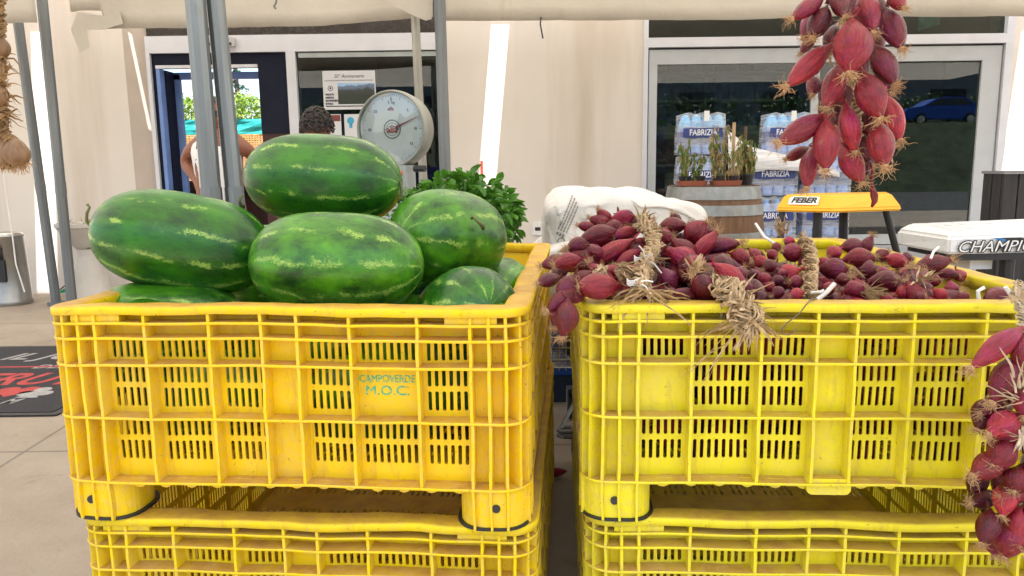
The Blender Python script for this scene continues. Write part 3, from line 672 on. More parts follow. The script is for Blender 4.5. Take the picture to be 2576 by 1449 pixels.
def make_crate(name, label, mat, loc, yaw, blank, group, sag=1.0, chew=False):
    root = empty(name, loc, label, 'crate', group, yaw)
    rz = random.Random(hash(label) % 1000 if False else len(label))
    off = rz.uniform(0, 50)
    def wob(bm, amp=1.0):
        for v in bm.verts:
            p = v.co; n1 = noise.noise(Vector((p.x * 5 + off, p.y * 5, p.z * 3))); n2 = noise.noise(Vector((p.x * 14, p.y * 14 + off, p.z * 14)))
            v.co.z += (.0035 * n1 + .0012 * n2) * amp * sag; v.co.x += .0016 * n2 * amp; v.co.y += .0022 * n1 * amp
    h = [(-.28, 6), (-.145, 8), (-.037, 6)]
    for side in range(4):
        if side % 2 == 0:
            rp = sorted([-r for r in RIBS] + RIBS)
            cols = [(-tend(side), -.386, 0), (-.386, -.28, 6), (-.28, -.145, 8), (-.145, -.037, 6), (-.037, .037, 0), (.037, .145, 6), (.145, .28, 8), (.28, .386, 6), (.386, tend(side), 0)]
            bl = blank if side == 0 else ()
        else:
            q = [.646, .612, .576, .47, .335, .20, .07]; rp = sorted([-r for r in q] + q)
            cols = [(-tend(side), -.576, 0)] + [(a, b, n) for (a, b), n in zip(zip(rp[2:-3], rp[3:-2]), (6, 8, 8, 7, 8, 7, 8, 8, 6))] + [(.576, tend(side), 0)]
            bl = ()
        bm = bmesh.new(); wall_panel(bm, side, cols, bl)
        rp = [r for r in rp] + [-tend(side) + .0005]
        # vertical ribs
        for r in rp:
            jag = .0035 if abs(r) > .3 else .002
            n = 14; zz = [-.0155 + (-.370 + .0155) * i / n for i in range(n + 1)]
            w = .0033; rings = []
            for z in zz:
                e = jag * .5 * noise.noise(Vector((r * 9 + off, z * 25, side)))
                rings.append([bm.verts.new(spos(side, r + s * w + e, o) + Vector((0, 0, z))) for s, o in ((-1.25, OP1 - .001), (1.25, OP1 - .001), (.9, -.0005), (-.9, -.0005))])
            for a, b in zip(rings, rings[1:]):
                for i in range(4): bm.faces.new((a[i], a[(i + 1) % 4], b[(i + 1) % 4], b[i]))
        # horizontal shelves
        for z in ROWS:
            th = .0027
            sweep(bm, side, -tend(side), tend(side), [(OP1 - .001, z - th * 1.3), (.001, z - th), (.0018, z), (.001, z + th), (OP1 - .001, z + th * 1.3)], caps=False, step=.03)
        # locating block under the rim near each corner
        for s in (-1, 1):
            L = CW if side % 2 == 0 else CD
            t1 = s * (L / 2 - .165); t0 = s * (L / 2 - .062); sbox(bm, side, min(t0, t1), max(t0, t1), -.0335, -.016, OP1 - .001, -.006, step=.03)
        wob(bm); build('side_wall', bm, mat, root)
    # rim
    bm = bmesh.new()
    for side in range(4):
        sweep(bm, side, -tend(side), tend(side), [(-.049, -.03), (-.052, -.006), (-.050, -.0005), (-.044, .0012), (-.003, .0012), (.0015, -.001), (.0025, -.006), (.0025, -.0165), (-.001, -.0175), (-.002, -.012), (-.041, -.012), (-.043, -.03)], caps=False, step=.025)
    bmesh.ops.remove_doubles(bm, verts=bm.verts[:], dist=1e-5); wob(bm, 1.5); build('rim', bm, mat, root, smooth=True)
    # perforated floor with scalloped ribs underneath
    bm = bmesh.new(); zf = -.352
    def PF(t, z, k): return Vector((t, z, zf - (0 if k else .008)))
    x0, x1, y0, y1 = -CW / 2 + .047, CW / 2 - .047, -CD / 2 + .047, CD / 2 - .047
    nx, ny = 44, 12; cx = (x1 - x0) / nx; cy = (y1 - y0) / ny
    for i in range(nx):
        for j in range(ny):
            a, b = x0 + i * cx, y0 + j * cy
            if i % 11 in (0, 5) or j % 4 == 3: box(bm, a, a + cx, b, b + cy, zf - .008, zf)
            else:
                slotcell(bm, PF, a, a + cx, b, b + cy / 2, a + .006, a + cx - .006, b + .008, b + cy / 2 - .004)
                slotcell(bm, PF, a, a + cx, b + cy / 2, b + cy, a + .006, a + cx - .006, b + cy / 2 + .004, b + cy - .008)
    for i in range(-7, 8):
        xx = i * .057 + .012
        for yy in (-CD / 2 + .02, CD / 2 - .02 - .022):
            poly_extrude(bm, [(xx - .017, -.366)] + [(xx + .016 * math.cos(a), -.372 - .015 * math.sin(a)) for a in [math.pi * k / 6 for k in range(6, -1, -1)]] + [(xx + .017, -.366)], -(yy + .022), -yy, FRONT)
    wob(bm); build('floor_panel', bm, mat, root)
    for sx, sy in ((-1, -1), (1, -1), (1, 1), (-1, 1)):
        bm = bmesh.new(); fw = .142
        cx_, cy_ = sx * (CW / 2 - fw / 2 - .006), sy * (CD / 2 - fw / 2 - .006)
        rprism(bm, cx_, cy_, fw, fw, .055, -.452, -.3745, 8)
        n = 5
        for side, r, ok in [(0, q, sy < 0 and sx * q > 0) for q in (-.456, -.422, -.386, .456, .422, .386)] + [(2, q, sy > 0 and sx * q < 0) for q in (-.456, -.422, -.386, .456, .422, .386)] + [(1, q, sx > 0 and sy * q > 0) for q in (-.646, -.612, -.576, .646, .612, .576)] + [(3, q, sx < 0 and sy * q < 0) for q in (-.646, -.612, -.576, .646, .612, .576)]:
            if not ok: continue
            rings = []
            for i in range(7):
                z = -.372 - .084 * i / 6; e = .003 * noise.noise(Vector((r * 9 + off, z * 40, side)))
                rings.append([bm.verts.new(spos(side, r + s * .003 + e, o) + Vector((0, 0, z))) for s, o in ((-1, -.012), (1, -.012), (.8, .001), (-.8, .001))])
            for a, b in zip(rings, rings[1:]):
                for i in range(4): bm.faces.new((a[i], a[(i + 1) % 4], b[(i + 1) % 4], b[i]))
            bm.faces.new(rings[0]); bm.faces.new(rings[-1][::-1])
        wob(bm); f = build('foot', bm, mat, root)
        bm = bmesh.new(); lathe(bm, [(0, 0), (.0085, 0), (.0085, .004), (0, .004)], 16, T(cx_ - sx * (-.008), sy * (CD / 2 - .006) + (.0025 if sy > 0 else -.0045), -.412) @ (Matrix.Rotation(-math.pi / 2, 4, 'X')))
        build('hole', bm, M['black'], f)
        bm = bmesh.new(); rprism(bm, cx_ - sx * .002, cy_ + (-sy) * .002, fw + .012, fw + .012, .06, -.4585, -.4522, 8); wob(bm, .8); build('foot_pad', bm, M['black'], f)
    # tab under the plain middle column
    if chew:
        bm = bmesh.new(); rprism(bm, 0, 0, .088, .034, .012, -.012, .012, 4, M=T(0, -CD / 2 + .016, -.377) @ FRONT); build('tab', bm, mat, root)
    return root
RIMZ = CAMH - .265
PITCHZ = .4592
def crate_at(x, y, yaw):       # from the front left corner to the centre
    w = -yaw; c, s = math.cos(w), math.sin(w)
    return Vector((x + c * CW / 2 - s * CD / 2, y + s * CW / 2 + c * CD / 2))
pl = crate_at(-.966, 1.5131, .0829); pr = crate_at(.137, 1.4717, .0613)
GRP = 'yellow plastic harvest crates'
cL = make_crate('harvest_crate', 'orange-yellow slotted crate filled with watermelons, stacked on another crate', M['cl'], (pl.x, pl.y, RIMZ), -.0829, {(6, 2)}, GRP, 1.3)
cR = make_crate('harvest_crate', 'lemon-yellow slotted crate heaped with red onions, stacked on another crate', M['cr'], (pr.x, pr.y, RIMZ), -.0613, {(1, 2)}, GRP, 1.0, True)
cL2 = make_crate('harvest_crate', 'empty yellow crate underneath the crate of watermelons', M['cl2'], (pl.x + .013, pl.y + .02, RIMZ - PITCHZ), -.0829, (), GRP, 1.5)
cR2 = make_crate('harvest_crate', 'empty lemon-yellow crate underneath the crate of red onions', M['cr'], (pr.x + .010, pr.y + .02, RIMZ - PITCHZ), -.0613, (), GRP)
# printed name on the left crate, blank panel of column 7, row 3
prn = NT('green_print'); prn.set('Base Color', prn.mix(prn.ramp(prn.noise(160, 3), [(.52, 0.), (.66, 1.)]), (.02, .42, .26), (.60, .62, .10))); prn.set('Roughness', .5)
yy = -CD / 2 - OP1 - .0008
text('lettering', 'CAMPOVERDE', .0225, T(.2085, yy, -.152) @ FRONT, prn.m, cL, bold=0, sx=.80)
text('lettering', 'M.O.C.', .028, T(.2085, yy, -.177) @ FRONT, prn.m, cL, bold=0, sx=1.12)
# ================================================================ watermelons
def melon_mesh():
    bm = bmesh.new(); seg, n = 48, 28; rings = []
    for i in range(n + 1):
        u = -math.cos(math.pi * i / n); r = (max(0, 1 - abs(u) ** 2.9)) ** .5
        if i in (0, n): rings.append([bm.verts.new((u, 0, 0))]); continue
        rings.append([bm.verts.new((u, r * math.cos(2 * math.pi * k / seg) * (1 + .008 * math.cos(9 * 2 * math.pi * k / seg)), r * math.sin(2 * math.pi * k / seg) * (1 + .008 * math.cos(9 * 2 * math.pi * k / seg)))) for k in range(seg)])
    for a, b in zip(rings, rings[1:]):
        for k in range(seg):
            k2 = (k + 1) % seg
            if len(a) == 1: bm.faces.new((a[0], b[k], b[k2]))
            elif len(b) == 1: bm.faces.new((a[k], b[0], a[k2]))
            else: bm.faces.new((a[k], b[k], b[k2], a[k2]))
    me = bpy.data.meshes.new('watermelon'); bm.to_mesh(me); bm.free(); me.polygons.foreach_set('use_smooth', [True] * len(me.polygons)); return me
ME1 = melon_mesh(); ME1.materials.append(M['melon']); ME2 = ME1.copy(); ME2.materials.clear(); ME2.materials.append(M['melon2'])
stem_m = simple('dry_stem', (.13, .14, .05), .8, var=.4, scale=60)
def melon(cx, cy, D, half, rad, label, dirv=(1, 0, 0), roll=0, me=ME1, stem=None, radz=None, z=None):
    c = at(cx, cy, D); 
    if z is not None: c.z = z
    q = Vector((1, 0, 0)).rotation_difference(Vector(dirv).normalized()) @ Quaternion((1, 0, 0), roll)
    o = put('watermelon', me, None, c, q, (half, rad, radz or rad)); tag(o, label, 'watermelon', 'watermelons')
    if stem:
        sgn, pts = stem; mt = o.matrix_basis
        P = c + (q @ Vector((sgn * half * .985, 0, 0)))
        bm = bmesh.new(); W_ = [P + Vector(p) for p in pts]
        tube(bm, W_, [.0055, .004, .0035, .003, .0035][:len(W_)], 8)
        lathe(bm, [(0, 0), (.011, 0), (.008, .003), (0, .004)], 12, Matrix.Translation(P) @ (q @ Vector((sgn, 0, 0))).to_track_quat('Z', 'Y').to_matrix().to_4x4())
        bm.transform((Matrix.Translation(c) @ q.to_matrix().to_4x4() @ Matrix.Diagonal((half, rad, radz or rad, 1))).inverted())
        build('stem', bm, stem_m, o, smooth=True)
    return o
melon(847, 664, 1.70, .200, .118, 'large bright-green watermelon at the front centre of the crate', (1, -.12, -.03), .4, ME2)
melon(460, 610, 1.80, .206, .119, 'large dark-green watermelon on the left, its stem end pointing left', (1, .12, -.20), 1.3, ME1, (-1, [(0, 0, 0), (-.012, -.004, .015), (-.008, -.006, .035), (.0, -.006, .048), (-.006, -.004, .055)]))
melon(813, 452, 2.02, .214, .119, 'dark-green watermelon on top of the pile', (1, -.16, -.07), 2.1, ME1, (1, [(0, 0, 0), (.004, -.012, .006), (.006, -.012, -.016), (.004, -.016, -.034), (-.004, -.016, -.046)]))
melon(1128, 598, 1.94, .165, .122, 'mid-green watermelon on the right of the pile, its dry stem curling on top', (.55, .62, -.10), .9, ME2)
melon(420, 812, 1.76, .19, .10, 'watermelon low in the front left corner, only its top showing above the rim', (1, -.05, .0), .3, ME2, (-1, [(0, 0, 0), (-.01, 0, .02), (-.025, -.004, .03), (-.03, -.01, .02), (-.033, -.012, .005)]))
melon(1172, 790, 1.67, .15, .104, 'dark watermelon low in the front right corner with pale radiating streaks', (.35, -.8, .25), .2, ME1)
melon(1252, 740, 2.04, .13, .096, 'watermelon pressed against the right crate wall behind the others', (.3, 1, .1), 1.9, ME2)
melon(700, 560, 2.28, .16, .10, 'watermelon at the back of the pile, hidden but for its left end', (1, .3, 0), 1.9, ME2, None, z=.93)
bm = bmesh.new(); tube(bm, [at(1187, 549, 1.83), at(1191, 545, 1.82), at(1196, 552, 1.815), at(1205, 560, 1.82), at(1214, 568, 1.83), at(1216, 575, 1.84)], [.004, .004, .003, .004, .006, .005], 8)
_p = [o for o in bpy.data.objects if o.get('label', '').startswith('mid-green watermelon')][0]
bm.transform((Matrix.Translation(_p.location) @ _p.rotation_quaternion.to_matrix().to_4x4() @ Matrix.Diagonal((*_p.scale, 1))).inverted()); build('stem', bm, stem_m, _p, smooth=True)
bm = bmesh.new(); tube(bm, [at(612, 520, 1.96), at(606, 516, 1.95), at(603, 508, 1.94), at(604, 498, 1.94), at(612, 493, 1.95)], [.006, .005, .004, .004, .003], 8)
_p = [o for o in bpy.data.objects if o.get('label', '').startswith('dark-green watermelon on top')][0]
bm.transform((Matrix.Translation(_p.location) @ _p.rotation_quaternion.to_matrix().to_4x4() @ Matrix.Diagonal((*_p.scale, 1))).inverted()); build('stem', bm, stem_m, _p, smooth=True)
for i, (x, y, z, a) in enumerate([(-.72, 1.70, .675, 0), (-.30, 1.66, .672, .1), (-.12, 1.80, .675, 1.45), (-.65, 2.0, .68, .4), (-.2, 2.0, .68, 0), (-.45, 2.3, .68, .2), (-.12, 2.3, .68, 1.3), (-.62, 2.1, .86, .3), (-.22, 2.15, .83, .2), (-.48, 1.80, .78, .2), (-.82, 1.72, .80, 1.2), (-.20, 1.74, .79, .2), (-.76, 2.35, .68, 1.5), (-.78, 2.05, .68, 1.5)]):
    q = Quaternion((0, 0, 1), a); tag(put('watermelon', (ME1, ME2)[i % 2], None, (x, y, z), q, (.17, .105, .105)), 'watermelon in the lower layers, glimpsed only through the crate slots', 'watermelon', 'watermelons in the lower layers')
# ================================================================ onions
def bulb_mesh(seed, fat=.30, seg=20, n=16):
    """unit length onion along Z: neck at z=0, root end at z=1"""
    r = random.Random(seed); bm = bmesh.new(); rings = []
    pk = r.uniform(.42, .60); ph = [r.uniform(0, 6.28) for _ in range(4)]; bend = r.uniform(-.06, .06)
    for i in range(n + 1):
        u = i / n
        s = math.sin(math.pi * u ** (math.log(.5) / math.log(pk))) ** (1.0 if u < pk else .78)
        rr = fat * max(s, 0) ; rr = max(rr, .055 * (1 - u) + .05 * u) if 0 < i < n else .03
        ring = []
        for k in range(seg):
            a = 2 * math.pi * k / seg
            q = rr * (1 + .05 * math.sin(2 * a + ph[0]) + .03 * math.sin(3 * a + ph[1] + u * 2) + .012 * math.sin(7 * a + ph[2]))
            ring.append(bm.verts.new((q * math.cos(a) + bend * math.sin(math.pi * u), q * math.sin(a), u)))
        rings.append(ring)
    for a, b in zip(rings, rings[1:]):
        for k in range(seg): bm.faces.new((a[k], a[(k + 1) % seg], b[(k + 1) % seg], b[k]))
    bm.faces.new(rings[0][::-1]); bm.faces.new(rings[-1])
    for s in range(3):      # loose papery flakes at the neck and side
        a = r.uniform(0, 6.28); p = Vector((math.cos(a) * .05, math.sin(a) * .05, .02)); d = Vector((math.cos(a) * .12, math.sin(a) * .12, -.14)) * r.uniform(.5, 1.2); sd = Vector((-math.sin(a), math.cos(a), 0)) * .05
        v = [bm.verts.new(x) for x in (p - sd, p + sd, p + d + sd * .3, p + d - sd * .5)]; bm.faces.new(v)
    me = bpy.data.meshes.new('onion'); bmesh.ops.recalc_face_normals(bm, faces=bm.faces[:]); bm.to_mesh(me); bm.free(); me.polygons.foreach_set('use_smooth', [True] * len(me.polygons)); return me
def root_mesh(seed, n=44):
    r = random.Random(seed); bm = bmesh.new()
    for _ in range(n):
        a = r.uniform(0, 6.28); sp = r.uniform(.1, 1.1); L = r.uniform(.12, .36)
        d = Vector((math.cos(a) * sp, math.sin(a) * sp, r.uniform(.2, 1.0))).normalized(); p = Vector((math.cos(a) * .045, math.sin(a) * .045, .975)); pts = [p]
        for k in range(4):
            d = (d + Vector((r.gauss(0, .62), r.gauss(0, .62), r.gauss(0, .5)))).normalized(); p = p + d * L / 4; pts.append(p)
        tube(bm, pts, [.007, .006, .005, .004, .002], 3, cap=False)
    lathe(bm, [(0, .955), (.07, .96), (.065, 1.0), (.03, 1.025), (0, 1.03)], 10)
    me = bpy.data.meshes.new('roots'); bm.to_mesh(me); bm.free(); me.materials.append(M['root']); return me
BULB = []
for k in range(9):
    fat = (.30, .27, .33, .36, .29, .31, .25, .38, .34)[k]; base = bulb_mesh(k + 3, fat); fam = []
    for mm in ('on1', 'on2', 'on3'):
        m2 = base.copy(); m2.materials.append(M[mm]); fam.append(m2)
    BULB.append((fat, fam))
ROOT = [root_mesh(k) for k in range(5)]
ro = random.Random(11)
def onion(parent, P0, P1, wid, tone=None, roots=True):
    """P0 neck, P1 root end (world); parent is an unrotated empty"""
    v = P1 - P0; L = v.length; q = v.to_track_quat('Z', 'Y') @ Quaternion((0, 0, 1), ro.uniform(0, 6.28))
    want = wid / L / 2; k = min(range(9), key=lambda i: abs(BULB[i][0] - want) + ro.uniform(0, .05)); fat, fam = BULB[k]
    s = min(max(want / fat, .5), 1.9)
    tone = tone if tone is not None else ro.choice((0, 0, 0, 1, 2))
    o = put('onion', fam[tone], parent, P0 - parent.location, q, (L * s, L * s, L))
    if roots: put('roots', ro.choice(ROOT), o, (0, 0, 0), None, (1, 1, 1))
    return o
def braid(bm, pts, R, turns, seg=7, strand=3):
    """three plaited straw strands along pts"""
    pts = [Vector(p) for p in pts]; segs = [(b - a).length for a, b in zip(pts, pts[1:])]; tot = sum(segs)
    def P(u):
        d = u * tot
        for (a, b), l in zip(zip(pts, pts[1:]), segs):
            if d <= l or b is pts[-1]: return a.lerp(b, min(1, d / l)), (b - a).normalized()
            d -= l
    N = int(turns * 14)
    for s in range(strand):
        path = []
        for i in range(N + 1):
            u = i / N; p, t = P(u); side = t.cross(Vector((0, 1, .2))).normalized(); up = side.cross(t); a = 2 * math.pi * (u * turns + s / strand)
            path.append(p + side * R * math.sin(a) + up * R * .5 * math.sin(2 * a))
        for q in range(11):
            e = Vector((ro.gauss(0, 1), ro.gauss(0, 1), ro.gauss(0, 1))) * R * .30; ph = ro.uniform(0, 9)
            tube(bm, [x + e + Vector((noise.noise(x * 45 + Vector((ph, 0, 0))), noise.noise(x * 45 + Vector((0, ph, 0))), noise.noise(x * 45 + Vector((0, 0, ph))))) * R * .35 for x in path], [R * .17 * (1 + .5 * noise.noise(x * 60 + Vector((ph, 0, 0)))) for x in path], 5, sx=.55)
def straws(bm, p, n, L, d0, spread=.5, w=.004, grav=.3):
    for _ in range(n):
        d = (Vector(d0).normalized() + Vector((ro.gauss(0, spread), ro.gauss(0, spread), ro.gauss(0, spread)))).normalized(); q = Vector(p) + Vector((ro.gauss(0, .006), ro.gauss(0, .006), ro.gauss(0, .006)))
        l = L * ro.uniform(.5, 1.2); path = [q.copy()]
        for k in range(5):
            d = (d + Vector((ro.gauss(0, .12), ro.gauss(0, .12), ro.gauss(0, .12) - grav * .2))).normalized(); q = q + d * l / 5; path.append(q.copy())
        ww = w * ro.uniform(.5, 1.3); tube(bm, path, [ww * .9, ww, ww * .9, ww * .8, ww * .6, ww * .2], 5, sx=.14)
def Z3(x, y): return 1274.6 + x * .3241, 469.6 + y * .3241
def Z4(x, y): return 1878.3 + x * .3703, 469.6 + y * .3703
def ZH(x, y): return 1771 + x * .4167, y * .4167
def ZR_(x, y): return 2348 + x * .5367, 670.8 + y * .5367
def place(parent, lst, Zf, sc, Df, dd=.03, mult=1.0, stretch=1.0):
    for e in lst:
        x0, y0, x1, y1, w = e[:5]; tone = e[5] if len(e) > 5 else None; front = e[6] if len(e) > 6 else None
        D = Df((x0 + x1) / 2, (y0 + y1) / 2) if front is None else front
        a = at(*Zf(x0, y0), D + ro.uniform(.2, 1) * dd); b = at(*Zf(x1, y1), D - ro.uniform(.2, 1) * dd)
        m_ = (a + b) / 2; onion(parent, m_ + (a - m_) * stretch, m_ + (b - m_) * stretch, w * sc / FPX * D * mult, tone)
# --- left heap
bA = empty('onion_braid', (.35, 1.62, .95), 'thick red onion braid heaped over the left corner of the lemon crate', 'onion braid', 'braids of red onions')
DA = lambda x, y: 1.52 + max(0, (870 - y)) / 680 * .46
place(bA, [(800, 280, 715, 185, 95), (870, 215, 915, 300, 175, 0), (1010, 300, 1130, 255, 80), (800, 285, 650, 245, 100), (690, 320, 560, 300, 75), (850, 350, 580, 420, 165), (1020, 345, 830, 385, 105),
 (970, 420, 660, 590, 135, 1), (1040, 500, 860, 600, 105, 1), (590, 460, 460, 490, 80), (470, 560, 280, 610, 105), (640, 520, 420, 610, 165), (660, 670, 490, 760, 130), (410, 700, 250, 745, 100, 2, 1.50),
 (870, 770, 565, 775, 185, 1, 1.49), (520, 800, 330, 950, 125, 2, 1.44), (470, 890, 435, 1150, 175, 2, 1.42), (1190, 320, 1385, 300, 135, 0), (1330, 290, 1290, 215, 85), (1390, 440, 1545, 290, 175, 0), (1470, 480, 1790, 440, 130, 2),
 (1250, 500, 1470, 640, 180, 1), (1290, 420, 1480, 580, 150, 2), (1200, 640, 1300, 800, 140, 2), (1610, 860, 1450, 700, 165, 2, 1.52), (1520, 560, 1800, 630, 130), (1620, 610, 1845, 790, 155, 1), (1340, 620, 1420, 740, 120, 2),
 (1500, 860, 1290, 830, 120, 2), (1560, 350, 1640, 370, 75), (1060, 850, 880, 850, 120, 2), (1740, 520, 1880, 560, 110), (700, 640, 560, 600, 120, 2), (760, 560, 600, 480, 130, 2), (900, 700, 760, 640, 120), (1060, 640, 930, 660, 110),
 (1130, 400, 1280, 380, 120), (900, 330, 760, 320, 110), (1180, 540, 1330, 520, 120), (1100, 460, 990, 430, 110), (1450, 720, 1600, 700, 120), (480, 640, 360, 690, 110, 2), (560, 620, 420, 560, 110), (1700, 760, 1560, 800, 120, 2), (1850, 640, 1760, 720, 110, 2), (1900, 760, 1800, 800, 110, 2), (600, 850, 470, 850, 110, 2, 1.5), (520, 700, 400, 860, 130, 2, 1.46), (420, 900, 380, 1080, 130, 2, 1.46), (560, 560, 380, 600, 120, 0, 1.6), (620, 440, 480, 470, 110, 2, 1.72), (960, 240, 1060, 330, 110, 2, 1.93), (1240, 330, 1200, 440, 120, 0, 1.82), (1400, 560, 1530, 640, 130, 0, 1.6)], Z3, .3241, DA, .02, 1.12, 1.2)
for k in range(40):
    y = ro.uniform(1.56, 2.0); x = ro.uniform(.20, .27 * y - .02); z = .91 + .05 * ro.random() + (.06 if y > 1.7 else 0)
    d = Vector((ro.gauss(0, 1), ro.gauss(0, 1), ro.gauss(0, .4))).normalized() * ro.uniform(.085, .11); d.y = abs(d.y); P = Vector((x, y, z - .03)); onion(bA, P, P + d, ro.uniform(.038, .046), ro.choice((0, 2)))
bm = bmesh.new()
rp = [at(*Z3(x, y), d) for x, y, d in ((1040, 270, 1.86), (1120, 340, 1.80), (1150, 450, 1.72), (1100, 560, 1.62), (1060, 680, 1.54), (1050, 790, 1.48))]
braid(bm, rp, .016, 5); 
for z, n, L, d in ((rp[5], 16, .11, (.9, -.2, -.6)), (rp[5], 12, .09, (-1, -.2, -.35)), (rp[4], 14, .07, (-1, -.3, .1)), (rp[3], 10, .05, (1, -.3, -.2)), (rp[1], 12, .05, (1, -.3, .2)), (rp[0], 14, .05, (0, -.3, .3)), (at(*Z3(730, 640), 1.56), 22, .04, (0, -.4, -.4)), (at(*Z3(880, 650), 1.53), 26, .05, (.6, -.4, -.2))): straws(bm, z, n, L, d, .38)
bm.transform(T(*-bA.location)); build('straw_plait', bm, M['straw'], bA)
bm = bmesh.new()
def knot(bm, c, r=.018, ends=((.03, -.02, -.02), (-.01, -.02, .035))):
    for q in range(4): 
        t_ = q * .003; tube(bm, [Vector(c) + Vector((r * math.cos(a), -.006 - .012 * abs(math.sin(a)) , r * .2 * math.sin(a * 2) + t_ - .004)) for a in [math.pi * k / 8 for k in range(9)]], .0013, 5)
    for e in ends: tube(bm, [Vector(c) + Vector((0, -.018, 0)), Vector(c) + Vector((0, -.02, 0)) + Vector(e) * .5 + Vector((.003, 0, .003)), Vector(c) + Vector((0, -.02, 0)) + Vector(e)], .0017, 5)
knot(bm, at(*Z3(1060, 550), 1.60), .02, ((.034, -.01, -.03), (-.014, -.01, .028)))
bm.transform(T(*-bA.location)); build('string_tie', bm, M['cord'], bA); bm = bmesh.new(); knot(bm, at(*Z3(1000, 730), 1.50), .018, ((.03, -.01, .002), (.026, -.01, -.022)))
bm.transform(T(*-bA.location)); build('string_tie', bm, M['cord'], bA)
# --- second braid: rope end hanging over the rim
bB = empty('onion_braid', (.62, 1.75, .93), 'braid of small red onions whose straw end flops over the front rim', 'onion braid', 'braids of red onions')
def DB(x, y): return 1.54 + max(0, 760 - y) / 420 * .60
place(bB, [(20, 430, 100, 500, 80), (60, 480, 150, 540, 85), (140, 440, 200, 480, 80), (200, 510, 120, 560, 95), (30, 560, 60, 640, 90), (90, 590, 150, 660, 100, 0), (60, 660, 20, 740, 80, 2), (370, 450, 250, 440, 130, 1), (360, 560, 230, 600, 125, 1), (330, 380, 260, 370, 75),
 (390, 650, 300, 640, 95), (380, 720, 300, 740, 90), (250, 620, 180, 650, 85), (250, 700, 180, 740, 90), (130, 720, 80, 770, 80, 2), (-60, 480, -20, 560, 90), (-90, 560, -40, 640, 90), (-40, 680, -110, 720, 90), (220, 560, 260, 620, 80), (170, 420, 230, 400, 75), (0, 500, -60, 450, 80), (120, 660, 190, 700, 80)], Z4, .3703, DB, .015, 1.0, 1.15)
for k in range(48):  # loose crate onions, only parented to this braid
    x = ro.uniform(.62, 1.02); y = ro.uniform(1.56, 2.15); x = x + (.09 if abs(x / y - .391) < .04 else 0); z = .885 + .02 * ro.random()
    d = Vector((ro.gauss(0, 1), ro.gauss(0, 1), ro.gauss(0, .4))).normalized() * ro.uniform(.07, .09); d.y = abs(d.y); P = Vector((x, y, z - .03)); onion(bB, P, P + d, ro.uniform(.033, .041), ro.choice((0, 2, 0)))
bm = bmesh.new()
rp = [at(*Z3(x, y), d) for x, y, d in ((1640, 760, 1.56), (1730, 800, 1.48), (1800, 880, 1.44), (1870, 1000, 1.42), (1900, 1080, 1.42))]
braid(bm, rp, .019, 2.2)
for z, n, L, d in ((rp[4], 20, .05, (-.2, -.3, -1)), (rp[3], 22, .065, (1, -.3, -.3)), (rp[3], 8, .16, (-1, -.15, -.45)), (rp[2], 16, .06, (1, -.2, .1)), (rp[1], 16, .06, (-.6, -.3, -.6)), (rp[0], 26, .05, (-.3, -.4, .3)), (at(*Z3(1480, 650), 1.52), 24, .035, (0, -.4, .4))): straws(bm, z, n, L, d, .4, .0035)
bm.transform(T(*-bB.location)); build('straw_plait', bm, M['straw'], bB)
# --- third braid: right side, rope standing up from front to back
bC = empty('onion_braid', (.90, 1.85, .93), 'dark red onion braid lying in the right half of the lemon crate', 'onion braid', 'braids of red onions')
def DC(x, y): return 1.52 + max(0, 780 - y) / 460 * .72
place(bC, [(490, 560, 680, 560, 150, 2), (640, 410, 800, 400, 110, 2), (770, 480, 850, 340, 90, 0), (650, 500, 860, 480, 130, 1), (640, 420, 560, 470, 95), (770, 560, 880, 570, 120, 2), (830, 640, 1050, 650, 150, 2), (880, 620, 990, 590, 110), (1130, 560, 1380, 500, 115, 2), (1130, 600, 1050, 580, 90, 1),
 (1300, 590, 1440, 600, 80, 2), (660, 720, 790, 680, 110, 0), (600, 640, 700, 620, 85), (510, 680, 600, 700, 100), (1010, 740, 1130, 680, 105, 1), (1160, 640, 1250, 760, 100), (1240, 640, 1320, 640, 80, 0), (1380, 640, 1400, 740, 90, 1), (1270, 700, 1360, 760, 90), (900, 740, 990, 770, 80), (950, 480, 1100, 520, 100, 1), (870, 500, 960, 440, 95), (1040, 500, 1130, 490, 90),
 (1140, 760, 1210, 740, 80, 2), (1440, 720, 1500, 770, 70), (560, 500, 490, 540, 90), (700, 600, 780, 640, 100), (1420, 560, 1470, 640, 80), (1200, 520, 1290, 480, 80, 1)], Z4, .3703, DC, .015, 1.05, 1.15)
for k in range(48):  # loose onions scattered round the plait, parented to the braid
    x = ro.uniform(.72, 1.2); y = ro.uniform(1.55, 2.0); z = .89 + .02 * ro.random()
    x = min(x, .93 + .14 * (y - 1.4) - ro.random() * .06)
    if abs(x / y - .391) < .05: x += .12
    d = Vector((ro.gauss(0, 1), ro.gauss(0, 1), ro.gauss(0, .4))).normalized() * ro.uniform(.07, .095); d.y = abs(d.y); P = Vector((x, y, z - .03)); onion(bC, P, P + d, ro.uniform(.032, .041), ro.choice((0, 2, 0)))
bm = bmesh.new(); rp = [at(*Z4(x, y), d) for x, y, d in ((370, 370, 2.08), (430, 440, 1.98), (440, 560, 1.84), (430, 660, 1.68), (430, 760, 1.56))]
braid(bm, rp, .015, 6)
for z, n, L, d in ((rp[4], 16, .04, (.6, -.3, .2)), (rp[0], 12, .03, (0, -.3, .5)), (at(*Z4(810, 720), 1.56), 24, .05, (.7, -.3, -.1)), (at(*Z4(700, 580), 1.7), 8, .05, (.8, -.2, -.5)), (at(*Z4(230, 310), 2.12), 30, .04, (0, -.2, .8)), (at(*Z4(1180, 640), 1.62), 14, .05, (.3, -.2, .3))): straws(bm, z, n, L, d, .4, .003)
bm.transform(T(*-bC.location)); build('straw_plait', bm, M['straw'], bC)
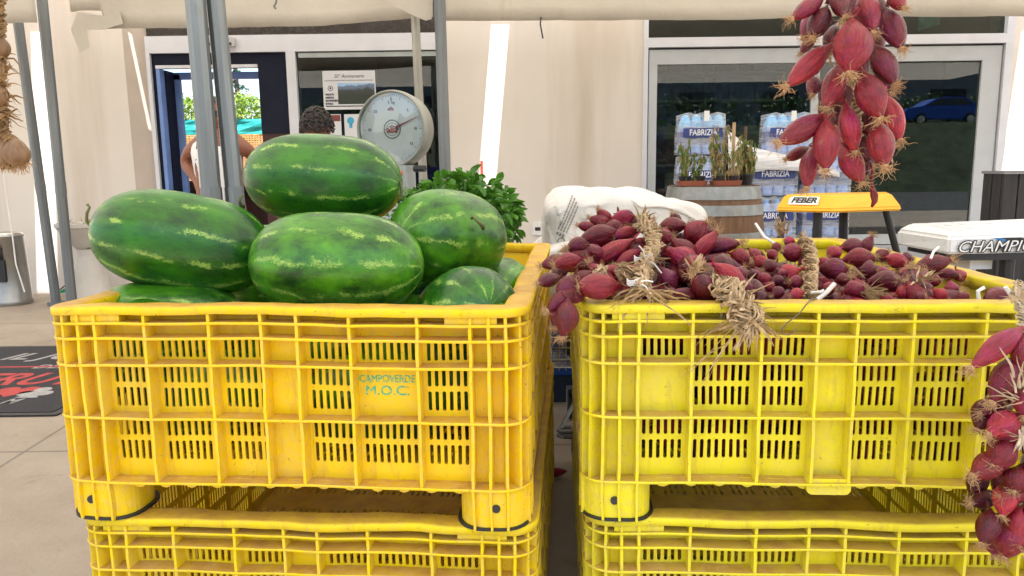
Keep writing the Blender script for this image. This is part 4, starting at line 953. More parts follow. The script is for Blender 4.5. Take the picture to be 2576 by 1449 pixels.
for pts_, rr_ in (([(470, 775, 1.5), (540, 720, 1.5), (600, 655, 1.5)], .0045), ([(440, 720, 1.52), (500, 715, 1.5), (525, 705, 1.5)], .003), ([(60, 250, 2.2), (120, 340, 2.16), (215, 400, 2.1)], .004), ([(1250, 490, 1.75), (1270, 440, 1.76), (1305, 410, 1.77)], .003), ([(1580, 780, 1.5), (1570, 710, 1.5), (1615, 685, 1.5)], .004)):
    bm = bmesh.new(); tube(bm, [at(*Z4(x, y), d) - bC.location for x, y, d in pts_], rr_, 6); build('string_tie', bm, M['cord'], bC)
# --- onions behind the slots of the lemon crate
bD = empty('onion_braid', (.62, 1.6, .75), 'red onions packed below the rim, glimpsed through the lemon crate slots', 'onion braid', 'braids of red onions')  # loose packed onions without a plait, filed with the braids
for k in range(90):
    a = ro.uniform(.17, 1.10); z = ro.uniform(.57, .87); y = 1.535 - .0613 * (a - .137) + ro.uniform(.02, .09)
    d = Vector((ro.gauss(0, 1), ro.gauss(0, .3), ro.gauss(0, 1))).normalized() * .075; P = Vector((a, y, z)) - d / 2
    onion(bD, P, P + d, .045, ro.choice((0, 1, 2)), roots=(k % 3 == 0))
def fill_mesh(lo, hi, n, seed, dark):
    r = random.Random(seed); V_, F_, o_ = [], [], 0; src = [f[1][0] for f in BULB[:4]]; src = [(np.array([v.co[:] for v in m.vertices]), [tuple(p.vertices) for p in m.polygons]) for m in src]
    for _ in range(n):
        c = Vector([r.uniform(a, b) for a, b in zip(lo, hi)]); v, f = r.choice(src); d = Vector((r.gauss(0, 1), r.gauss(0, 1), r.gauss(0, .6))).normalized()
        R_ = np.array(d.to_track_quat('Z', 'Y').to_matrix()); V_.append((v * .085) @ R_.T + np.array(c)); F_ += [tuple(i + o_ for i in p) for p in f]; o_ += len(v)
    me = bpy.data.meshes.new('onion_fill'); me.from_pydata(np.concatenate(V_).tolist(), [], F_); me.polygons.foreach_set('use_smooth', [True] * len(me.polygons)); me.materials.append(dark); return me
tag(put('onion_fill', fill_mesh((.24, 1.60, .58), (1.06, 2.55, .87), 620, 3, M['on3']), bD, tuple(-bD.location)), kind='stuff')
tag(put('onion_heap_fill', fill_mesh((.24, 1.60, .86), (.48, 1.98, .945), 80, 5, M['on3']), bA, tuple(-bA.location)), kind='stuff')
# --- braid hanging from above
bE = empty('onion_braid', at(2130, 0, 1.33), 'long braid of glossy red onions hanging in front of the shop window', 'onion braid', 'braids of red onions')
def DE(x, y): return 1.30
E_ = [(720, -20, 535, 110, 115), (740, 40, 655, 225, 150), (790, -60, 850, 100, 125), (960, -40, 1020, 190, 155, 1), (1120, -40, 1205, 45, 100), (1100, 60, 1190, 290, 160, 2), (890, 110, 880, 430, 250, 1, 1.25), (770, 270, 505, 515, 145, 1), (680, 200, 585, 320, 75, 2, 1.38), (1020, 270, 1150, 505, 155, 2),
 (840, 370, 740, 650, 160, 0, 1.31), (670, 450, 655, 570, 95, 0, 1.38), (950, 440, 1060, 710, 195, 0, 1.27), (1090, 570, 1180, 840, 140, 1, 1.32), (850, 620, 910, 910, 145, 1, 1.29), (730, 700, 460, 860, 150, 1, 1.28), (735, 730, 735, 1020, 170, 1, 1.25), (630, 890, 495, 960, 85, 0, 1.34), (650, 900, 620, 1130, 130, 1, 1.31),
 (1050, 730, 1090, 1000, 180, 1, 1.27), (840, 880, 950, 1100, 160, 0, 1.30), (990, 930, 985, 1060, 60, 2, 1.33), (830, 560, 790, 760, 120, 2, 1.37), (960, 640, 1000, 820, 130, 2, 1.38), (900, 250, 960, 450, 140, 2, 1.38), (800, 150, 760, 320, 130, 2, 1.39), (1000, 150, 1060, 330, 130, 2, 1.37), (900, 780, 850, 960, 130, 2, 1.38), (760, 480, 720, 640, 110, 2, 1.39), (1020, 500, 1100, 700, 120, 2, 1.38), (680, 60, 600, 230, 110, 2, 1.37), (880, -20, 900, 150, 120, 2, 1.36), (1060, 400, 1120, 560, 120, 2, 1.37), (760, 850, 690, 1000, 120, 2, 1.37), (930, 820, 1010, 1000, 120, 2, 1.36), (820, 480, 860, 650, 120, 2, 1.36), (1000, -40, 1090, 130, 120, 2, 1.36)]
place(bE, E_, ZH, .4167, DE, .03, .90, 1.10)
bm = bmesh.new(); core = [at(*ZH(x, y), 1.37) for x, y in ((900, -500), (900, -100), (905, 100), (880, 350), (900, 600), (880, 800), (900, 950))]
braid(bm, core, .014, 9)
for x, y, n in ((850, 100, 8), (760, 340, 8), (930, 420, 14), (760, 640, 12), (900, 830, 12), (1080, 960, 8)): straws(bm, at(*ZH(x, y), 1.30), n, .02, (0, -.5, -.3), .5, .0016)
bm.transform(T(*-bE.location)); build('straw_plait', bm, M['straw'], bE)
bm = bmesh.new(); pts = [at(*ZH(x, y), 1.29) for x, y in ((1005, 980), (1018, 1040), (1012, 1110), (1028, 1180), (1030, 1215), (1012, 1250))]
tube(bm, pts, [.002, .0018, .0022, .007, .005, .002], 8); bm.transform(T(*-bE.location)); build('dried_stem', bm, M['on1'], bE, smooth=True)
# --- braid over the right end of the crate
bF = empty('onion_braid', at(2575, 1000, 1.27), 'braid of purple-red onions hanging down the right end of the lemon crate', 'onion braid', 'braids of red onions')
F_ = [(425, 290, 195, 470, 105, 0), (410, 420, 290, 630, 120, 0), (400, 640, 235, 690, 75, 2, 1.29), (400, 690, 275, 785, 120, 1), (400, 830, 290, 930, 130, 0), (350, 880, 200, 980, 125, 1), (420, 930, 390, 1050, 120, 0), (370, 1010, 335, 1165, 105, 1), (310, 1070, 190, 1110, 85, 2, 1.30), (280, 1140, 240, 1295, 110, 2), (400, 1180, 345, 1360, 140, 1),
 (440, 320, 430, 490, 110, 1), (470, 560, 440, 700, 120, 0), (480, 760, 450, 880, 120, 2), (520, 400, 500, 600, 130, 0), (520, 880, 470, 1040, 130, 0), (500, 1100, 440, 1250, 120, 2), (560, 620, 560, 800, 120, 0), (540, 1240, 500, 1400, 120, 0), (340, 560, 300, 700, 80, 2, 1.32), (340, 780, 280, 900, 90, 2, 1.33), (360, 940, 300, 1060, 90, 2, 1.33), (300, 620, 220, 760, 110, 2, 1.30), (420, 700, 340, 860, 130, 0, 1.28), (440, 1000, 330, 1080, 120, 0, 1.27), (300, 1200, 300, 1350, 110, 2, 1.31), (460, 1120, 400, 1300, 130, 1, 1.25), (500, 300, 470, 500, 130, 2, 1.28), (400, 480, 350, 640, 120, 2, 1.30), (240, 920, 200, 1080, 90, 2, 1.33), (420, 1060, 420, 1200, 110, 2, 1.32), (330, 1150, 310, 1260, 100, 2, 1.32)]
place(bF, F_, lambda x, y: ZR_(x - 12, y), .5367, lambda x, y: 1.25, .02, 1.08, 1.1)
bm = bmesh.new(); core = [at(*ZR_(x, y), d) for x, y, d in ((395, 100, 1.40), (415, 170, 1.33), (430, 300, 1.27), (440, 560, 1.27), (460, 900, 1.28), (450, 1300, 1.29))]
braid(bm, core, .010, 9)
for x, y, n, L, d in ((400, 560, 10, .05, (0, -.2, .9)), (400, 620, 8, .045, (-1, -.2, .2)), (420, 760, 10, .04, (-.3, -.3, -1)), (410, 800, 6, .04, (-1, -.2, .1)), (400, 160, 16, .03, (-.4, -.3, .5))): straws(bm, at(*ZR_(x, y), 1.21), n, L, d, .3, .0022)
bm.transform(T(*-bF.location)); build('straw_plait', bm, simple('pale_straw', (.46, .37, .25), .75, var=.3, scale=50), bF)
bm = bmesh.new(); tube(bm, [at(*ZR_(380, 160), 1.38), at(*ZR_(355, 120), 1.37), at(*ZR_(338, 95), 1.37)], .004, 6)
bm.transform(T(*-bF.location)); build('string_tie', bm, M['cord'], bF)
# --- rusty wire hook over the front rim
bm = bmesh.new(); tube(bm, [at(*Z4(x, y), d) for x, y, d in ((480, 760, 1.50), (430, 772, 1.455), (405, 800, 1.43), (360, 860, 1.425), (270, 930, 1.425), (238, 970, 1.425), (245, 1005, 1.42), (290, 1008, 1.42), (325, 985, 1.415), (338, 965, 1.415))], .0013, 6)
tag(build('wire_hook', bm, M['wire']), 'thin rusty wire hook over the front rim of the lemon crate', 'hook')
# stray onion scrap on the ground between the stacks
P = Vector((at(1388, 1073, 2.2).x, 2.75, .03)); o = put('onion', BULB[0][1][0], None, P, Vector((1, .2, 0)).to_track_quat('Z', 'Y'), (.06, .06, .09)); tag(o, 'fallen red onion lying on the ground between the crate stacks', 'onion')
# ================================================================ dial scale
def scale_thing():
    D = 3.35; c = at(984, 325, D); yaw = math.radians(-19)
    t = empty('dial_scale', (c.x, D, 0), 'big round dial scale with a white face and red needle behind the top watermelon', 'scale')
    R = 97 / FPX * D * .98
    base = Matrix.Translation((0, 0, c.z)) @ Matrix.Rotation(yaw, 4, 'Z') @ FRONT       # local z faces the viewer's side
    hous = simple('scale_grey', (.27, .27, .23), .4, .2, var=.12)
    bm = bmesh.new(); lathe(bm, [(0, -.115), (R * .80, -.115), (R * .95, -.095), (R * 1.0, -.03), (R * 1.0, -.006), (R * .985, .008), (R * .955, .012), (R * .93, .006), (R * .925, -.012)], 64, base); build('drum', bm, hous, t, smooth=True)
    bm = bmesh.new(); lathe(bm, [(0, -.010), (R * .93, -.010)], 64, base); dial = build('dial', bm, simple('dial_white', (.66, .70, .68), .5, var=.04), t)
    bm = bmesh.new()
    for k in range(100):
        a = 2 * math.pi * k / 100; l = .013 if k % 5 == 0 else .006; r1 = R * .88
        if k % 10 == 0: l = .018
        box(bm, r1 - l, r1, -.0007, .0007, -.0092, -.0085, base @ Matrix.Rotation(a, 4, 'Z'))
    tk = build('tick_marks', bm, M['dark'], dial)
    bm = bmesh.new()
    for r_ in (.235, .215, .155): lathe(bm, [(R * r_, -.0090), (R * (r_ + .013), -.0088)], 40, base)
    dm = [(R * .2, 0), (0, R * .105), (-R * .2, 0), (0, -R * .105)]
    for (a0, a1), (b0, b1) in zip(dm, dm[1:] + dm[:1]):
        v = Vector((b0 - a0, b1 - a1, 0)); n = Vector((-v.y, v.x, 0)).normalized() * .0012; z = Vector((0, 0, -.0086))
        vs = [bm.verts.new(base @ (Vector(p) + z)) for p in (Vector((a0, a1, 0)) - n, Vector((b0, b1, 0)) - n, Vector((b0, b1, 0)) + n, Vector((a0, a1, 0)) + n)]; bm.faces.new(vs)
    build('emblem_ring', bm, M['dark'], dial)
    red = simple('print_red', (.30, .02, .015), .5)
    text('lettering', 'alfa', .040, base @ T(0, -.002, -.0084), red, dial, bold=.0012)
    text('lettering', 'alfa', .022, base @ T(-.004, R * .52, -.0088), red, dial, bold=.0004)
    text('lettering', 'F. kg', .018, base @ T(0, R * .68, -.0088), M['dark'], dial)
    text('lettering', '0', .02, base @ T(0, R * .76, -.0088), M['dark'], dial)
    for s, ang in (('10', 0), ('20', 90), ('5', 45), ('30', 180), ('25', 135), ('15', -35), ('35', 225)):
        if s == '20': continue
        a = math.radians(ang); text('lettering', s, .017, base @ T(R * .66 * math.cos(a), R * .66 * math.sin(a), -.0088), M['dark'], dial)
    a = math.radians(21)
    bm = bmesh.new(); MM = base @ Matrix.Rotation(a, 4, 'Z'); vs = [bm.verts.new(MM @ Vector(p)) for p in ((R * .1, -.0042, -.002), (R * .86, -.0006, -.002), (R * .86, .0006, -.002), (R * .1, .0042, -.002))]; bm.faces.new(vs)
    build('needle', bm, simple('needle_red', (.22, .015, .01), .4), t)
    bm = bmesh.new(); lathe(bm, [(0, .009), (R * .5, .0085), (R * .93, .003)], 48, base); build('glass', bm, M['clear'], t)
    bm = bmesh.new(); rprism(bm, 0, .02, .16, .13, .03, .74, c.z - R * .93, 4, M=Matrix.Rotation(yaw, 4, 'Z')); build('pedestal', bm, simple('scale_box', (.40, .42, .41), .4, .3), t)
    bm = bmesh.new(); tube(bm, [(.10, -.04, c.z - R * 1.02), (.15, -.06, c.z - R * 1.02)], .014, 10); build('adjusting_knob', bm, M['black'], t)
    bm = bmesh.new(); rprism(bm, 0, .02, .34, .30, .03, .66, .735, 4, M=Matrix.Rotation(yaw, 4, 'Z')); build('base_box', bm, hous, t)
    return t
scale_thing()
t = empty('counter_table', (-.35, 3.42, 0), 'narrow steel counter table behind the watermelons carrying the dial scale', 'table')
bm = bmesh.new(); box(bm, -.75, .75, -.32, .30, .62, .655); build('tabletop', bm, M['chrome'], t)
for sx in (-.70, .70):
    for sy in (-.27, .25): bm = bmesh.new(); tube(bm, [(sx, sy, 0), (sx, sy, .62)], .02, 10); build('leg', bm, M['poled'], t)
# clear plastic punnets and a coloured can beside the scale
t = empty('plastic_tub', (at(1075, 460, 3.5).x, 3.5, .655), 'clear plastic tub beside the dial scale post', 'tub')
bm = bmesh.new(); rprism(bm, 0, 0, .16, .13, .03, 0, .33, 4, scale_top=1.1); build('body', bm, m_film('tub_plastic', (.75, .8, .82), .35), t)
bm = bmesh.new(); rprism(bm, 0, 0, .185, .15, .03, .33, .342, 4); build('lid', bm, simple('tub_lid', (.55, .6, .62), .3), t)
# ================================================================ basil and little pepper plant
basil = m_leaf('basil_leaf', (.05, .17, .015), (.11, .30, .03), .3, .38)
def basil_plant():
    D = 3.08; a = at(988, 500, D); b = at(1325, 500, D); z1 = at(1150, 436, D).z; z0 = at(1150, 650, D).z
    t = empty('basil_plant', ((a.x + b.x) / 2, D, .0), 'bushy bright-green basil plant between the watermelons and the white sack', 'plant')
    w = (b.x - a.x) / 2; r = random.Random(3); bm = bmesh.new(); bs = bmesh.new()
    cx = 0
    for k in range(1150):
        while True:
            p = Vector((r.uniform(-1, 1), r.uniform(-1, 1), r.uniform(-1, 1)))
            if .35 < p.length < 1: break
        zc = (z0 + z1) / 2; hh = (z1 - z0) / 2
        prof = 1.0
        P = Vector((p.x * w * .93, p.y * w * .8, zc + p.z * hh * (.98 - .22 * (p.x * p.x) * (1 if p.z > 0 else 0)) + .02 * noise.noise(p * 3)))
        out = Vector((p.x, p.y, p.z * .6 + .1)).normalized()
        L = r.uniform(.030, .056); d = (out + Vector((r.gauss(0, .5), r.gauss(0, .5), r.gauss(-.25, .4)))).normalized()
        up = (Vector((0, 0, 1)) + out * .7 + Vector((r.gauss(0, .3), r.gauss(0, .3), 0))).normalized(); s = d.cross(up).normalized(); n = s.cross(d)
        ROWS_ = 6; cols = []
        for i in range(ROWS_):
            u = i / (ROWS_ - 1); ww = L * .33 * math.sin(math.pi * min(.97, u * .93 + .04)) ** .75; c_ = P + d * L * u - n * L * .30 * u * u
            cols.append([bm.verts.new(c_ + s * ww * q + n * (ww * .38 * (1 - abs(q) * 1.4)) * -1 + n * ww * .4 * abs(q)) for q in (-1, -.5, 0, .5, 1)])
        for x, y in zip(cols, cols[1:]):
            for i in range(4): bm.faces.new((x[i], x[i + 1], y[i + 1], y[i]))
        if k % 5 == 0: tube(bs, [Vector((P.x * .4, P.y * .4, .66)), Vector((P.x * .8, P.y * .8, (P.z + .7) / 2)), P], [.004, .003, .0015], 5, cap=False)
    build('foliage', bm, basil, t, smooth=True); build('stems', bs, simple('basil_stem', (.10, .22, .05), .5), t)
    bm = bmesh.new(); lathe(bm, [(0, .656), (.10, .656), (.13, .80), (.135, .80), (.125, .79), (0, .79)], 24); build('pot', bm, simple('terracotta', (.35, .12, .06), .8), t)
basil_plant()
t = empty('chilli_plant', (at(1040, 480, 2.98).x, 2.98, .655), 'small chilli plant with yellow and red peppers beside the basil', 'plant')
bm = bmesh.new(); r = random.Random(8); zt_ = at(1040, 462, 2.98).z - .655
leaf_cloud(bm, 150, lambda q: (Vector((q.gauss(0, .05), q.gauss(0, .04), zt_ * q.uniform(.35, .98))), None), .04, 8); build('foliage', bm, basil, t)
for k in range(9):
    bm = bmesh.new(); p = Vector((r.uniform(-.07, .07), -.06, zt_ * r.uniform(.6, 1.08))); tube(bm, [p, p + Vector((.002, 0, .012)), p + Vector((.004, 0, .024))], [.006, .006, .001], 8); build('pepper', bm, simple('pepper_yellow', (.75, .42, .05), .3) if k % 2 else simple('pepper_red', (.6, .05, .02), .3), t)
bm = bmesh.new(); lathe(bm, [(0, 0), (.05, 0), (.065, .10), (.06, .10), (0, .095)], 20); build('pot', bm, M['black'], t)
# ================================================================ white sacks on a shopping trolley
sackm = NT('woven_sack'); wv = sackm.noise(1, 3, .5, src=sackm.mapping((150, 150, 150))); bse = sackm.mix(sackm.ramp(sackm.noise(5, 5), [(.35, 0.), (.7, 1.)]), (.76, .73, .70), (.66, .62, .57))
sackm.set('Base Color', bse); sackm.set('Roughness', .6); sackm.bump(sackm.math('ADD', sackm.math('MULTIPLY', wv, .15), sackm.noise(4, 4, .55, dist=1.2)), .5, .03)
def sack(x0, x1, zc, h, D, dep, label, lop=0.0, seed=1, tilt=0.0):
    t = empty('sack', ((x0 + x1) / 2, D + dep / 2, zc), label, 'sack', 'white woven sacks', 0)
    bm = bmesh.new(); bmesh.ops.create_cube(bm, size=2); bmesh.ops.subdivide_edges(bm, edges=bm.edges[:], cuts=44, use_grid_fill=True)
    w = (x1 - x0) / 2
    for v in bm.verts:
        p = v.co.copy(); q = Vector((math.copysign(abs(p.x) ** 1.0, p.x), p.y, p.z)); n8 = (abs(p.x) ** 9 + abs(p.y) ** 6 + abs(p.z) ** 6) ** (1 / 7); q = p / max(n8, .75)
        edge = 1 - .14 * max(0, abs(q.x)) ** 2.4
        X = q.x * w; Y = q.y * dep / 2; Z = q.z * h / 2 * edge + lop * q.x * h * .5
        nz = noise.noise(Vector((X * 4 + seed, Y * 4, Z * 5))) * .030 + noise.noise(Vector((X * 11 + seed, Y * 11, Z * 9))) * .007 - .012 * max(0, 1 - abs(noise.noise(Vector((X * 7 + Z * 5 + seed, Y * 7, Z * 3 - X * 4)))) * 9)
        if q.z > 0: Z -= h * q.z * (.16 * max(0, q.x) ** 2 + .06 * max(0, -q.x) ** 3)
        v.co = Vector((X + nz * .5, Y + nz, Z + nz * 1.1 + tilt * Y))
    build('bag', bm, sackm.m, t, smooth=True); return t
D = 3.10
a = at(1378, 560, D); b = at(1800, 560, D); zt_ = at(1560, 474, D + .25).z; zb_ = at(1560, 660, D).z
s1 = sack(a.x, b.x, (zt_ + zb_) / 2, zt_ - zb_, D, .62, 'large bulging white woven sack with grey print lying behind the onions', -.10, 3)
a2 = at(1338, 620, 3.0); b2 = at(1800, 620, 3.0)
s2 = sack(a2.x, b2.x, zb_ - .03, .27, 2.98, .66, 'white woven sack underneath the larger printed one on the trolley', 0, 9)
gm = simple('grey_print', (.22, .21, .18), .7)
for k, (s_, sz) in enumerate((('PATATE', .030), ('25 kg', .022), ('ITALIA', .022))):
    text('lettering', s_, .001, Matrix(), gm, s1) if False else None
pa = at(1425, 545, 3.10) - s1.location
def sackprint():
    Mx = T(pa.x - .002, -.30, pa.z + .015) @ Matrix.Rotation(math.radians(-4), 4, 'Z') @ FRONT @ Matrix.Rotation(math.radians(66), 4, 'Z')
    bm = bmesh.new(); r = random.Random(2)
    for row in range(4):
        x = -.075
        while x < .075 - row * .012:
            w = r.uniform(.004, .014); box(bm, x, x + w, -.012 * row, -.012 * row + .005, 0, .0025, Mx); x += w + .0025
    for k in range(3): box(bm, -.10 + .002 * k, -.084, -.03 + .012 * k, -.022 + .012 * k, 0, .0025, Mx)
    lathe(bm, [(.012, .002), (.016, .002)], 20, Mx @ T(-.115, -.03, 0))
    from mathutils.bvhtree import BVHTree
    bag = s1.children[0].data; bv = BVHTree.FromPolygons([v.co[:] for v in bag.vertices], [tuple(p.vertices) for p in bag.polygons])
    bmesh.ops.subdivide_edges(bm, edges=bm.edges[:], cuts=1)
    for v in bm.verts:
        h_ = bv.ray_cast(Vector((v.co.x, -2, v.co.z)), Vector((0, 1, 0)))[0]
        if h_: v.co.y = h_.y - .003 + (v.co.y + .30) * .2
    build('print', bm, gm, s1)
sackprint()
# trolley
def trolley():
    x0 = at(1388, 900, 3.15).x; t = empty('shopping_trolley', (x0 + .33, 3.35, 0), 'wire shopping trolley standing behind the gap between the crate stacks', 'trolley')
    x0, x1, y0, y1 = -.33, .42, -.25, .45; z0 = at(1400, 922, 3.12).z; z1 = zb_ - .24
    bm = bmesh.new()
    def rail(z, r=.004): tube(bm, [(x0, y0, z), (x1, y0, z), (x1, y1, z), (x0, y1, z), (x0, y0, z)], r, 6)
    rail(z0); rail(z0 + .035); rail(z1); rail((z0 + z1) / 2 + .03); rail(z1 - .12)
    n = 26
    for i in range(n + 1):
        x = x0 + (x1 - x0) * i / n
        for y in (y0, y1): tube(bm, [(x, y, z0 - .012), (x, y, z1)], .0022, 5)
    for i in range(24):
        y = y0 + (y1 - y0) * i / 23
        for x in (x0, x1): tube(bm, [(x, y, z0 - .012), (x, y, z1)], .0022, 5)
        tube(bm, [(x0, y, z0), (x1, y, z0)], .0022, 5)
    build('basket', bm, M['chrome'], t)
    yc = 2.86 - 3.35; xf = at(1405, 1100, 2.86).x - t.location.x; zf = at(1405, 1100, 2.86).z
    bm = bmesh.new()
    for dz in (0, .022): tube(bm, [(xf + .55, yc, zf + dz), (xf + .02, yc, zf + dz), (xf, yc + .02, zf + dz), (xf + .01, yc + .05, zf + dz), (xf + .55, yc + .07, zf + dz)], .008, 8)
    tube(bm, [(xf + .01, yc + .04, zf + .02), (xf + .16, y0 + .05, z0 - .03)], .009, 8); 
    build('undercarriage', bm, M['poled'], t)
    for X_, Y_ in ((x1, y0), (x0 + .12, y1), (x1, y1)): bm = bmesh.new(); tube(bm, [(X_, Y_, z0), (X_, Y_, .1)], .01, 8); build('strut', bm, M['poled'], t)
    for wx_, wy_ in ((xf + .075, yc + .02), (xf + .10, yc + .62), (x1 - .04, yc + .02), (x1 - .04, y1 - .05)):
        bm = bmesh.new(); MM = T(wx_, wy_, .062) @ Matrix.Rotation(math.radians(80), 4, 'Z') @ FRONT
        lathe(bm, [(.03, -.014), (.052, -.015), (.062, -.009), (.062, .009), (.052, .015), (.03, .014)], 24, MM); w = build('caster', bm, M['black'], t)
        bm = bmesh.new(); lathe(bm, [(0, -.016), (.032, -.013), (.032, .013), (0, .016)], 16, MM); build('hub', bm, M['poled'], w)
        bm = bmesh.new(); box(bm, wx_ - .022, wx_ - .017, wy_ - .025, wy_ + .03, .05, .15); box(bm, wx_ + .017, wx_ + .022, wy_ - .025, wy_ + .03, .05, .15); box(bm, wx_ - .022, wx_ + .022, wy_ - .025, wy_ + .03, .15, .156); build('fork', bm, M['poled'], w)
    return t
trolley()
t = empty('shopping_basket', (.52, 3.45, .36), 'dark crate of bottles inside the wire trolley', 'box')
bm = bmesh.new(); box(bm, -.28, .25, -.15, .2, 0, .2); build('carton', bm, simple('dark_carton', (.04, .035, .035), .7, var=.4, scale=20), t)
bm = bmesh.new(); box(bm, -.12, .04, -.154, -.1505, .03, .12); build('label', bm, simple('grey_label', (.2, .2, .2), .6, var=.6, scale=60), t)
t = tag(None or bpy.data.objects.new('blue_crate', None), 'blue plastic crate on the ground behind the gap between the stacks', 'crate'); C.objects.link(t); c = at(1384, 850, 3.9); t.location = (c.x + .02, 3.9, 0)
bm = bmesh.new(); rprism(bm, 0, 0, .36, .3, .02, .14, .72, 3); build('side_walls', bm, simple('blue_plastic', (.02, .10, .42), .45), t)
bm = bmesh.new(); rprism(bm, 0, 0, .38, .32, .02, .0, .135, 3); build('base', bm, simple('blue_dark', (.015, .03, .06), .45), t)
# ================================================================ barrel with potted plants
def barrel():
    D = 5.0; a = at(1682, 490, D); b = at(1902, 490, D); R = (b.x - a.x) / 2; zt_ = at(1790, 467, D - .1).z; cx = (a.x + b.x) / 2 + .005
    t = empty('wooden_barrel', (cx, D, 0), 'old wooden barrel with steel hoops serving as a plant stand before the window', 'barrel')
    def rad(z): u = z / zt_ * 2 - 1; return R * (1.16 - .16 * u * u)
    bm = bmesh.new(); seg = 40; rings = []
    for i in range(17):
        z = zt_ * i / 16; rings.append([bm.verts.new(((rad(z) + .003 * math.cos(20 * 2 * math.pi * k / seg)) * math.cos(2 * math.pi * k / seg), (rad(z) + .003 * math.cos(20 * 2 * math.pi * k / seg)) * math.sin(2 * math.pi * k / seg), z)) for k in range(seg)])
    for x, y in zip(rings, rings[1:]):
        for k in range(seg): bm.faces.new((x[k], x[(k + 1) % seg], y[(k + 1) % seg], y[k]))
    build('staves', bm, m_wood('barrel_oak', (.10, .05, .024), (.20, .11, .055), (14, 14, 1)), t, smooth=True)
    bm = bmesh.new(); lathe(bm, [(0, zt_ - .03), (rad(zt_) - .02, zt_ - .03), (rad(zt_) - .02, zt_ + .002), (rad(zt_) + .001, zt_ + .002)], 40); build('head', bm, m_wood('barrel_head', (.10, .07, .05), (.18, .13, .09), (12, 1, 1)), t)
    for z0, z1 in ((zt_ - .085, zt_ - .005), (zt_ - .185, zt_ - .12), (.55, .60), (.35, .40), (.1, .16), (.005, .08)):
        bm = bmesh.new(); lathe(bm, [(rad(z0) + .003, z0), (rad(z0) + .007, z0), (rad(z1) + .007, z1), (rad(z1) + .003, z1)], 40); build('hoop', bm, simple('hoop_zinc', (.27, .28, .27), .45, .6, var=.2, scale=14), t, smooth=False)
    z0, z1 = at(1800, 592, D).z, at(1800, 578, D).z; bm = bmesh.new(); lathe(bm, [(rad(z0) + .003, z0 - .03), (rad(z0) + .007, z0 - .03), (rad(z1) + .007, z1), (rad(z1) + .003, z1)], 40); build('hoop', bm, bpy.data.materials['hoop_zinc'], t)
    return t, cx, D, zt_, R
bt, bx, bD_, bz, bR = barrel()
dry = m_leaf('wilted_leaf', (.24, .20, .07), (.42, .36, .15), .3, .7); drg = m_leaf('half_green_leaf', (.07, .16, .02), (.18, .24, .05), .3, .6); drb = m_leaf('brown_leaf', (.28, .18, .08), (.44, .31, .16), .3, .8)
def drypot(x0, x1, ytop, ypot0, ypot1, D, label, potmat, nst, mats, seed, tray=True, stakes=()):
    a = at(x0, ypot1, D); b = at(x1, ypot1, D); w = (b.x - a.x); z0 = bz - .0; hp = at(x0, ypot0, D).z - at(x0, ypot1, D).z
    t = empty('potted_plant', ((a.x + b.x) / 2, D, z0), label, 'potted plant', 'wilted potted plants on the barrel'); r = random.Random(seed)
    bm = bmesh.new()
    if tray: rprism(bm, 0, 0, w * .86, w * .5, .02, .002, hp, 4, scale_top=1.14)
    else: lathe(bm, [(0, .002), (w * .36, .002), (w * .48, hp), (w * .52, hp), (w * .52, hp + .008), (w * .47, hp + .008), (w * .45, hp - .012), (0, hp - .012)], 24)
    build('pot', bm, potmat, t)
    if tray:
        bm = bmesh.new()
        for q in range(2): lathe(bm, [(w * .16, hp * .5), (w * .22, hp + .03), (w * .20, hp + .03), (w * .18, hp + .015), (0, hp + .015)], 16, T((q - .5) * w * .46, .0, 0))
        build('inner_pots', bm, M['black'], t)
    H_ = at(x0, ytop, D).z - at(x0, ypot0, D).z
    bm = bmesh.new()
    lv = [bmesh.new() for _ in mats]
    for k in range(nst):
        x = r.uniform(-.42, .42) * w; y = r.uniform(-.15, .15) * w; h_ = H_ * r.uniform(.55, 1.35); lean = Vector((r.gauss(0, .02), r.gauss(0, .02), 0))
        p0 = Vector((x, y, hp)); p1 = p0 + Vector((0, 0, h_)) + lean; tube(bm, [p0, p0.lerp(p1, .5) + lean * .4, p1], [.004, .003, .0015], 5)
        for q in range(int(22 + h_ * 80)):
            u = r.uniform(.12, 1); P = p0.lerp(p1, u) + Vector((r.gauss(0, .008), r.gauss(0, .008), 0)); m_ = r.choice(range(len(mats)))
            leaf_cloud(lv[m_], 1, lambda rr, P=P: (P, None), .027, r.randint(0, 99999), droop=2.6)
    build('stems', bm, simple('dry_stalk', (.20, .15, .07), .8), t)
    for l_, m_ in zip(lv, mats): build('foliage', l_, m_, t)
    for (sx, sy, mt) in stakes:
        c = at(sx, sy, D); bm = bmesh.new(); tube(bm, [(c.x - t.location.x, 0, hp * .5), (c.x - t.location.x, 0, c.z - z0)], .011, 8); build('stake', bm, mt, t)
    return t
tc_ = simple('terracotta_tray', (.30, .085, .045), .65); stk1 = simple('pale_stake', (.42, .30, .17), .8); stk2 = simple('dark_stake', (.10, .06, .04), .8)
drypot(1702, 1778, 372, 456, 469, 4.86, 'terracotta-coloured tray of half-green wilted plants at the left of the barrel top', tc_, 8, [drg, drg, dry], 1)
drypot(1786, 1864, 350, 456, 469, 4.82, 'terracotta-coloured tray of tall brown dried plants in the middle of the barrel top', tc_, 11, [dry, drb, drg], 2)
drypot(1848, 1896, 360, 440, 464, 4.96, 'black pot of dried plants with two stakes at the right of the barrel top', M['black'], 14, [dry, drg, dry], 3, False, ((1847, 308, stk1), (1876, 318, stk2)))
